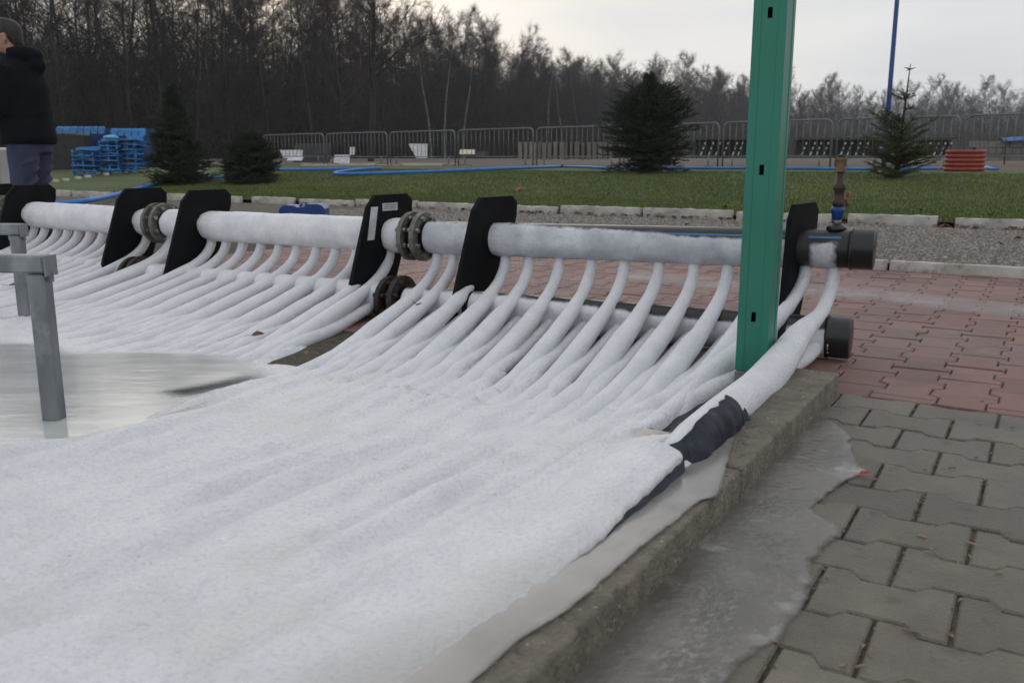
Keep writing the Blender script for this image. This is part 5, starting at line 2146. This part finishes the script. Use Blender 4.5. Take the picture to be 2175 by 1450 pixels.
# dry seeds and stalks lying in the paving joints
SEEDS = [(1945, 1080, 0.030, 1.2), (1950, 1063, 0.02, 1.0), (1940, 1100, 0.022, 1.4), (2063, 1155, 0.032, -1.0), (1970, 1172, 0.022, -0.5), (1935, 1342, 0.036, -0.5), (1828, 1415, 0.026, 0.2), (1847, 1388, 0.026, 1.4), (1758, 1225, 0.02, 1.5), (1640, 1362, 0.03, -0.4),
         (1965, 998, 0.02, 0.3), (2022, 993, 0.025, 0.1), (2105, 963, 0.02, 0.9), (1940, 905, 0.016, -0.8), (2080, 900, 0.022, 0.0), (2150, 907, 0.022, 0.0), (1860, 872, 0.02, 0.2), (2085, 1030, 0.02, 1.2), (2095, 1045, 0.018, 1.3), (2120, 1218, 0.022, 0.1), (1958, 1140, 0.03, -0.8), (2085, 852, 0.03, 0.6), (1985, 1165, 0.012, 0.3)]
k = MB()
k.tube([(-0.5, 0, 0.03), (-0.2, 0.03, 0.1), (0.2, 0.0, 0.12), (0.5, -0.04, 0.04)], [0.02, 0.10, 0.12, 0.02], 6)
seed_me = k.mesh('dry_seed', M_STRAW)
for i, (px, py, s, rz) in enumerate(SEEDS):
    o = link('dry_seed', seed_me, None, tuple(on_plane(px, py, 0.001)), (0, 0, rz))
    o.scale = (s * 0.75, s * 0.55, s * 0.5)
    tag(o, 'small dry brown seed husk lying on the grey paving', 'seed husk', 'dry seed husks scattered on the grey paving')


def joint_debris():
    """bits of straw, husk and grit caught between the grey blocks"""
    r = np.random.default_rng(17)
    V, F = [], []
    for k in range(0, 15):
        bc = -0.050 - PP * k
        ph = -0.206 if k % 2 == 0 else -0.307
        for j in range(-6, 3):
            for q in range(int(r.integers(2, 9))):
                a = ph + 0.2 * j + r.normal(0, 0.004)
                b = bc + r.uniform(-0.07, 0.07)
                if r.uniform() < 0.25: a += r.uniform(-0.1, 0.1); b = bc + 0.0735 * (1 if r.uniform() < 0.5 else -1) + r.normal(0, 0.012)
                if a > -0.03: continue
                x, y, _ = W(a, b)
                L, w, an = r.uniform(0.003, 0.010), r.uniform(0.0008, 0.0022), r.uniform(0, 6.28)
                c, s_ = math.cos(an), math.sin(an)
                z = -0.002 + r.uniform(0, 0.004)
                o = len(V)
                V += [(x - c * L, y - s_ * L, z), (x - s_ * w, y + c * w, z + 0.0018), (x + c * L, y + s_ * L, z + 0.0005), (x + s_ * w, y - c * w, z + 0.0018)]
                F += [(o, o + 3, o + 2, o + 1)]
    k = MB()
    k.add(V, F)
    m = mat('joint_straw', (0.30, 0.22, 0.13), (0.12, 0.085, 0.05), 40, 0.8, rand=('island', 0.6))
    tag(k.build('joint_debris', m), 'straw, husks and grit caught in the joints of the grey paving', 'debris', kind='stuff')


joint_debris()

# ------------------------------------------------------------------ the wood
def tree_arrays(seed, H, crown_lo, spread, n_limb, twig_r, dens, lean=0.0, fork=False):
    r = np.random.default_rng(seed)
    trunk, limbs = [], []
    p = np.zeros(3)
    nseg = 9
    d = np.array([lean, 0, 1.0])
    r_base = H * 0.011
    pts = [p.copy()]
    for s in range(nseg):
        d = d + r.normal(0, 0.05, 3) * np.array([1, 1, 0.2])
        d /= np.linalg.norm(d)
        p = p + d * H / nseg
        pts.append(p.copy())
    rad = [r_base * (1 - 0.92 * (i / nseg) ** 0.9) for i in range(nseg + 1)]
    S = [[], [], [], []]
    def seg(a, b, ra, rb):
        S[0].append(a); S[1].append(b); S[2].append(ra); S[3].append(rb)
    def at(h):
        q = h * nseg
        i = min(int(q), nseg - 1)
        return pts[i] + (pts[i + 1] - pts[i]) * (q - i), rad[i]
    for l in range(n_limb):
        h = crown_lo + (0.98 - crown_lo) * ((l + r.uniform(0, 1)) / n_limb)
        b, rb = at(h)
        az = r.uniform(0, 2 * math.pi)
        L = spread * H * (1.1 - 0.62 * ((h - crown_lo) / (1 - crown_lo)) ** 2) * r.uniform(0.6, 1.1)
        up = 0.35 + 0.55 * h + r.uniform(-0.25, 0.35)
        d = np.array([math.cos(az), math.sin(az), up]); d /= np.linalg.norm(d)
        q = b
        ns = 4
        rr = max(rb * 0.5, twig_r * 1.6)
        for s in range(ns):
            d = d + r.normal(0, 0.16, 3) + np.array([0, 0, 0.10]); d /= np.linalg.norm(d)
            e = q + d * L / ns
            r2 = rr * 0.70
            seg(q, e, rr, r2)
            for sb in range(int(3 * dens + r.uniform(0, 1))):
                t = q + (e - q) * r.uniform(0.1, 1)
                d2 = d + r.normal(0, 0.6, 3); d2 /= np.linalg.norm(d2)
                L2 = L * 0.42 * r.uniform(0.5, 1.1) * (1 - 0.12 * s)
                m = t + d2 * L2 * 0.5
                d3 = d2 + r.normal(0, 0.25, 3) + np.array([0, 0, 0.15]); d3 /= np.linalg.norm(d3)
                e2 = m + d3 * L2 * 0.5
                seg(t, m, max(r2 * 0.5, twig_r), twig_r * 0.9)
                seg(m, e2, twig_r * 0.9, twig_r * 0.5)
                for tw in range(int(5 * dens)):
                    o = t + (m - t) * r.uniform(0.2, 1) if r.uniform() < 0.5 else m + (e2 - m) * r.uniform(0, 1)
                    d4 = d3 + r.normal(0, 0.55, 3); d4 /= np.linalg.norm(d4)
                    L4 = H * 0.045 * r.uniform(0.5, 1.2)
                    seg(o, o + d4 * L4, twig_r * 0.62, twig_r * 0.25)
            q = e
            rr = r2
    tr = ([pts[i] for i in range(nseg)], [pts[i + 1] for i in range(nseg)], rad[:-1], rad[1:])
    return tr, S


def tree_meshes(i, m_trunk, m_crown, **kw):
    tr, S = tree_arrays(**kw)
    V, F = prism_arrays(*tr, 7)
    tm = array_mesh('trunk', V, F, m_trunk, True)
    V, F = prism_arrays(*S, 3)
    cm = array_mesh('crown', V, F, m_crown)
    return tm, cm


VAR = []
for i in range(7):
    VAR.append(tree_meshes(i, M_BARK, M_TWIG if i % 2 else M_TWIGR, seed=20 + i, H=15.5 + i * 0.4, crown_lo=0.20 + 0.05 * (i % 3), spread=0.24 + 0.03 * (i % 2), n_limb=26, twig_r=0.012, dens=1.6))
BIRCH = tree_meshes(9, M_BIRCH, M_TWIG, seed=41, H=14.0, crown_lo=0.45, spread=0.15, n_limb=16, twig_r=0.012, dens=1.0)
SHRUB = []
for i in range(3):
    SHRUB.append(tree_meshes(i, M_BARK, M_TWIGR if i != 1 else M_TWIG, seed=70 + i, H=5.5, crown_lo=0.04, spread=0.45, n_limb=26, twig_r=0.013, dens=1.6))


def plant(name, meshes, x, y, s, rz, label, cat, group):
    root = empty(name, (x, y, terrain_z(x, y) - 0.1), rz)
    root.scale = (s, s, s)
    link('trunk', meshes[0], root)
    link('crown', meshes[1], root)
    return tag(root, label, cat, group)


# edge of the wood: recedes to the right
EDGE = [(-58, 40), (-31, 54), (-22, 62), (-15, 73), (-10, 90), (-2, 108), (8, 128), (23, 158), (48, 196), (80, 232), (135, 228), (190, 225)]
cum = [0]
for i in range(len(EDGE) - 1):
    cum.append(cum[-1] + math.hypot(EDGE[i + 1][0] - EDGE[i][0], EDGE[i + 1][1] - EDGE[i][1]))


def edge_at(s):
    for i in range(len(EDGE) - 1):
        if s <= cum[i + 1]:
            t = (s - cum[i]) / (cum[i + 1] - cum[i])
            p = np.array(EDGE[i]) + t * (np.array(EDGE[i + 1]) - np.array(EDGE[i]))
            d = np.array(EDGE[i + 1]) - np.array(EDGE[i]); d = d / np.linalg.norm(d)
            return p, np.array([-d[1], d[0]])
    return np.array(EDGE[-1], float), np.array([0, 1.0])


def wood():
    r = np.random.default_rng(5)
    total = cum[-1]
    left = 288
    for row in range(4):
        step = (3.1, 3.3, 3.8, 4.4)[row]
        s = 6 + r.uniform(0, 2)
        while s < total - 40 and left > 0:
            p, nrm = edge_at(s)
            q = p + nrm * (row * 3.2 + r.uniform(-1.2, 1.2))
            v = VAR[int(r.integers(0, 7))]
            low = 1 - 0.17 * sstep(q[1], 78, 100) * (1 - sstep(q[1], 150, 185))
            plant('bare_tree', v, q[0], q[1], low * r.uniform(0.80, 1.12), r.uniform(0, 6.28), 'leafless grey brown tree crowded into the wood behind the barriers', 'tree', 'leafless trees of the wood')
            left -= 1
            s += step * r.uniform(0.7, 1.3) * (1.0 if s < 110 else 1.5)
    left = 200
    for row in range(3):
        s = 6 + r.uniform(0, 2)
        while s < total - 40 and left > 0:
            p, nrm = edge_at(s)
            q = p + nrm * (row * 2.6 - 1.5 + r.uniform(-1, 1))
            plant('bare_shrub', SHRUB[int(r.integers(0, 3))], q[0], q[1], r.uniform(0.6, 1.2), r.uniform(0, 6.28), 'leafless twiggy shrub at the foot of the wood', 'shrub', 'leafless shrubs at the foot of the wood')
            left -= 1
            s += 3.2 * r.uniform(0.7, 1.3) * (1.0 if s < 110 else 1.7)
    labs = ('slim pale birch above the second crowd barrier gap, leftmost of the birches', 'slim pale birch behind the third crowd barrier, tallest birch', 'thin pale birch just right of the tall lone tree',
            'thin birch behind the left part of the plank wall', 'thin birch behind the middle of the plank wall', 'thin birch left of the round spruce')
    for (px, Y), lab in zip(((945, 90), (984, 94), (916, 88), (1165, 118), (1195, 122), (1230, 126)), labs):
        plant('birch_tree', BIRCH, (px - 1087.5) / F_H * Y, Y, r.uniform(0.75, 0.95), r.uniform(0, 6.28), lab, 'birch', 'birches with pale trunks at the front of the wood')


wood()
big = tree_meshes(12, M_BARK, M_BARK, seed=93, H=15.5, crown_lo=0.20, spread=0.30, n_limb=20, twig_r=0.017, dens=1.2)
x, y, z = ground_at(787, 46)
plant('bare_tree', big, x, y, 1.0, 0.4, 'tall thick trunked bare tree standing alone in front of the wood', 'tree', None)
x, y, z = ground_at(2330, 38)
plant('bare_tree', VAR[2], x, y, 0.75, 2.0, 'bare tree whose twigs reach in at the right edge', 'tree', None)


def wood_mass():
    """depths of the wood behind the front rows: one mass of trunks, brush and twigs"""
    r = np.random.default_rng(8)
    n = 5200
    s = r.uniform(0, cum[-1], n)
    P = np.empty((n, 2))
    for i in range(n):
        p, nrm = edge_at(s[i])
        P[i] = p + nrm * (9 + 40 * r.uniform(0, 1) ** 1.3)
    Z = np.array([terrain_z(x, y) for x, y in P]) - 0.2
    h = 13.5 * r.uniform(0.25, 1.0, n)
    p0 = np.column_stack([P, Z])
    p1 = p0 + np.column_stack([r.normal(0, 0.6, n), r.normal(0, 0.6, n), h])
    V1, F1 = prism_arrays(p0, p1, r.uniform(0.05, 0.12, n), np.full(n, 0.02), 3)
    m = 560000
    sb = np.where(r.uniform(0, 1, m) < 0.40, r.uniform(0, 150, m), r.uniform(100, cum[-1], m))
    pts = np.array([edge_at(q)[0] for q in np.linspace(0, cum[-1], 1500)])
    nrm = np.array([edge_at(q)[1] for q in np.linspace(0, cum[-1], 1500)])
    k = np.clip((sb / cum[-1] * 1499).astype(int), 0, 1499)
    off = 1.0 + 34 * r.uniform(0, 1, m) ** 1.2
    xy = pts[k] + nrm[k] * off[:, None]
    top = 11.0 + 1.6 * np.clip((sb - 100) / 60, 0, 1) + 2.2 * np.sin(sb * 0.21) + 1.5 * np.sin(sb * 0.57 + 1) + 1.2 * np.sin(sb * 1.3 + off * 0.4)
    zz = top * np.where(sb < 120, r.beta(1.0, 1.5, m), r.beta(1.0, 1.1, m))
    b = np.column_stack([xy, zz + 0.3])
    d = r.normal(0, 1, (m, 3)); d[:, 2] = np.abs(d[:, 2]) * 1.1 + 0.25
    d /= np.linalg.norm(d, axis=1, keepdims=True)
    L = r.uniform(0.7, 2.2, m)[:, None]
    sd_ = np.cross(d, r.normal(0, 1, (m, 3)))
    sd_ /= np.linalg.norm(sd_, axis=1, keepdims=True)
    w_ = ((0.018 + 0.028 * (1 - np.clip(zz / 9, 0, 1))) * (1 + 0.7 * np.clip((sb - 110) / 60, 0, 1)))[:, None]
    V2 = np.stack([b - sd_ * w_, b + sd_ * w_, b + d * L], 1).reshape(-1, 3)
    F1 = np.concatenate([F1[:, [0, 1, 2]], F1[:, [0, 2, 3]]])
    F2 = np.arange(len(V2)).reshape(-1, 3)
    o = link('wood', array_mesh('wood', np.concatenate([V1, V2]), np.concatenate([F1, F2 + len(V1)]), M_TWIG))
    tag(o, 'dark depths of the bare wood behind the front trees', 'wood', kind='stuff')


wood_mass()

# ------------------------------------------------------------------ damp air
mb = MB()
mb.box((60, 130, 19), (420, 300, 41))
M_AIR = bpy.data.materials.new('damp_air')
M_AIR.use_nodes = True
an = M_AIR.node_tree
an.nodes.remove(an.nodes['Principled BSDF'])
pv = an.nodes.new('ShaderNodeVolumePrincipled')
pv.inputs['Color'].default_value = (0.86, 0.88, 0.92, 1)
pv.inputs['Density'].default_value = 0.00065
an.links.new(pv.outputs['Volume'], an.nodes['Material Output'].inputs['Volume'])
hz = mb.build('haze', M_AIR)
tag(hz, 'thin damp winter haze in front of the wood', 'haze', kind='stuff')
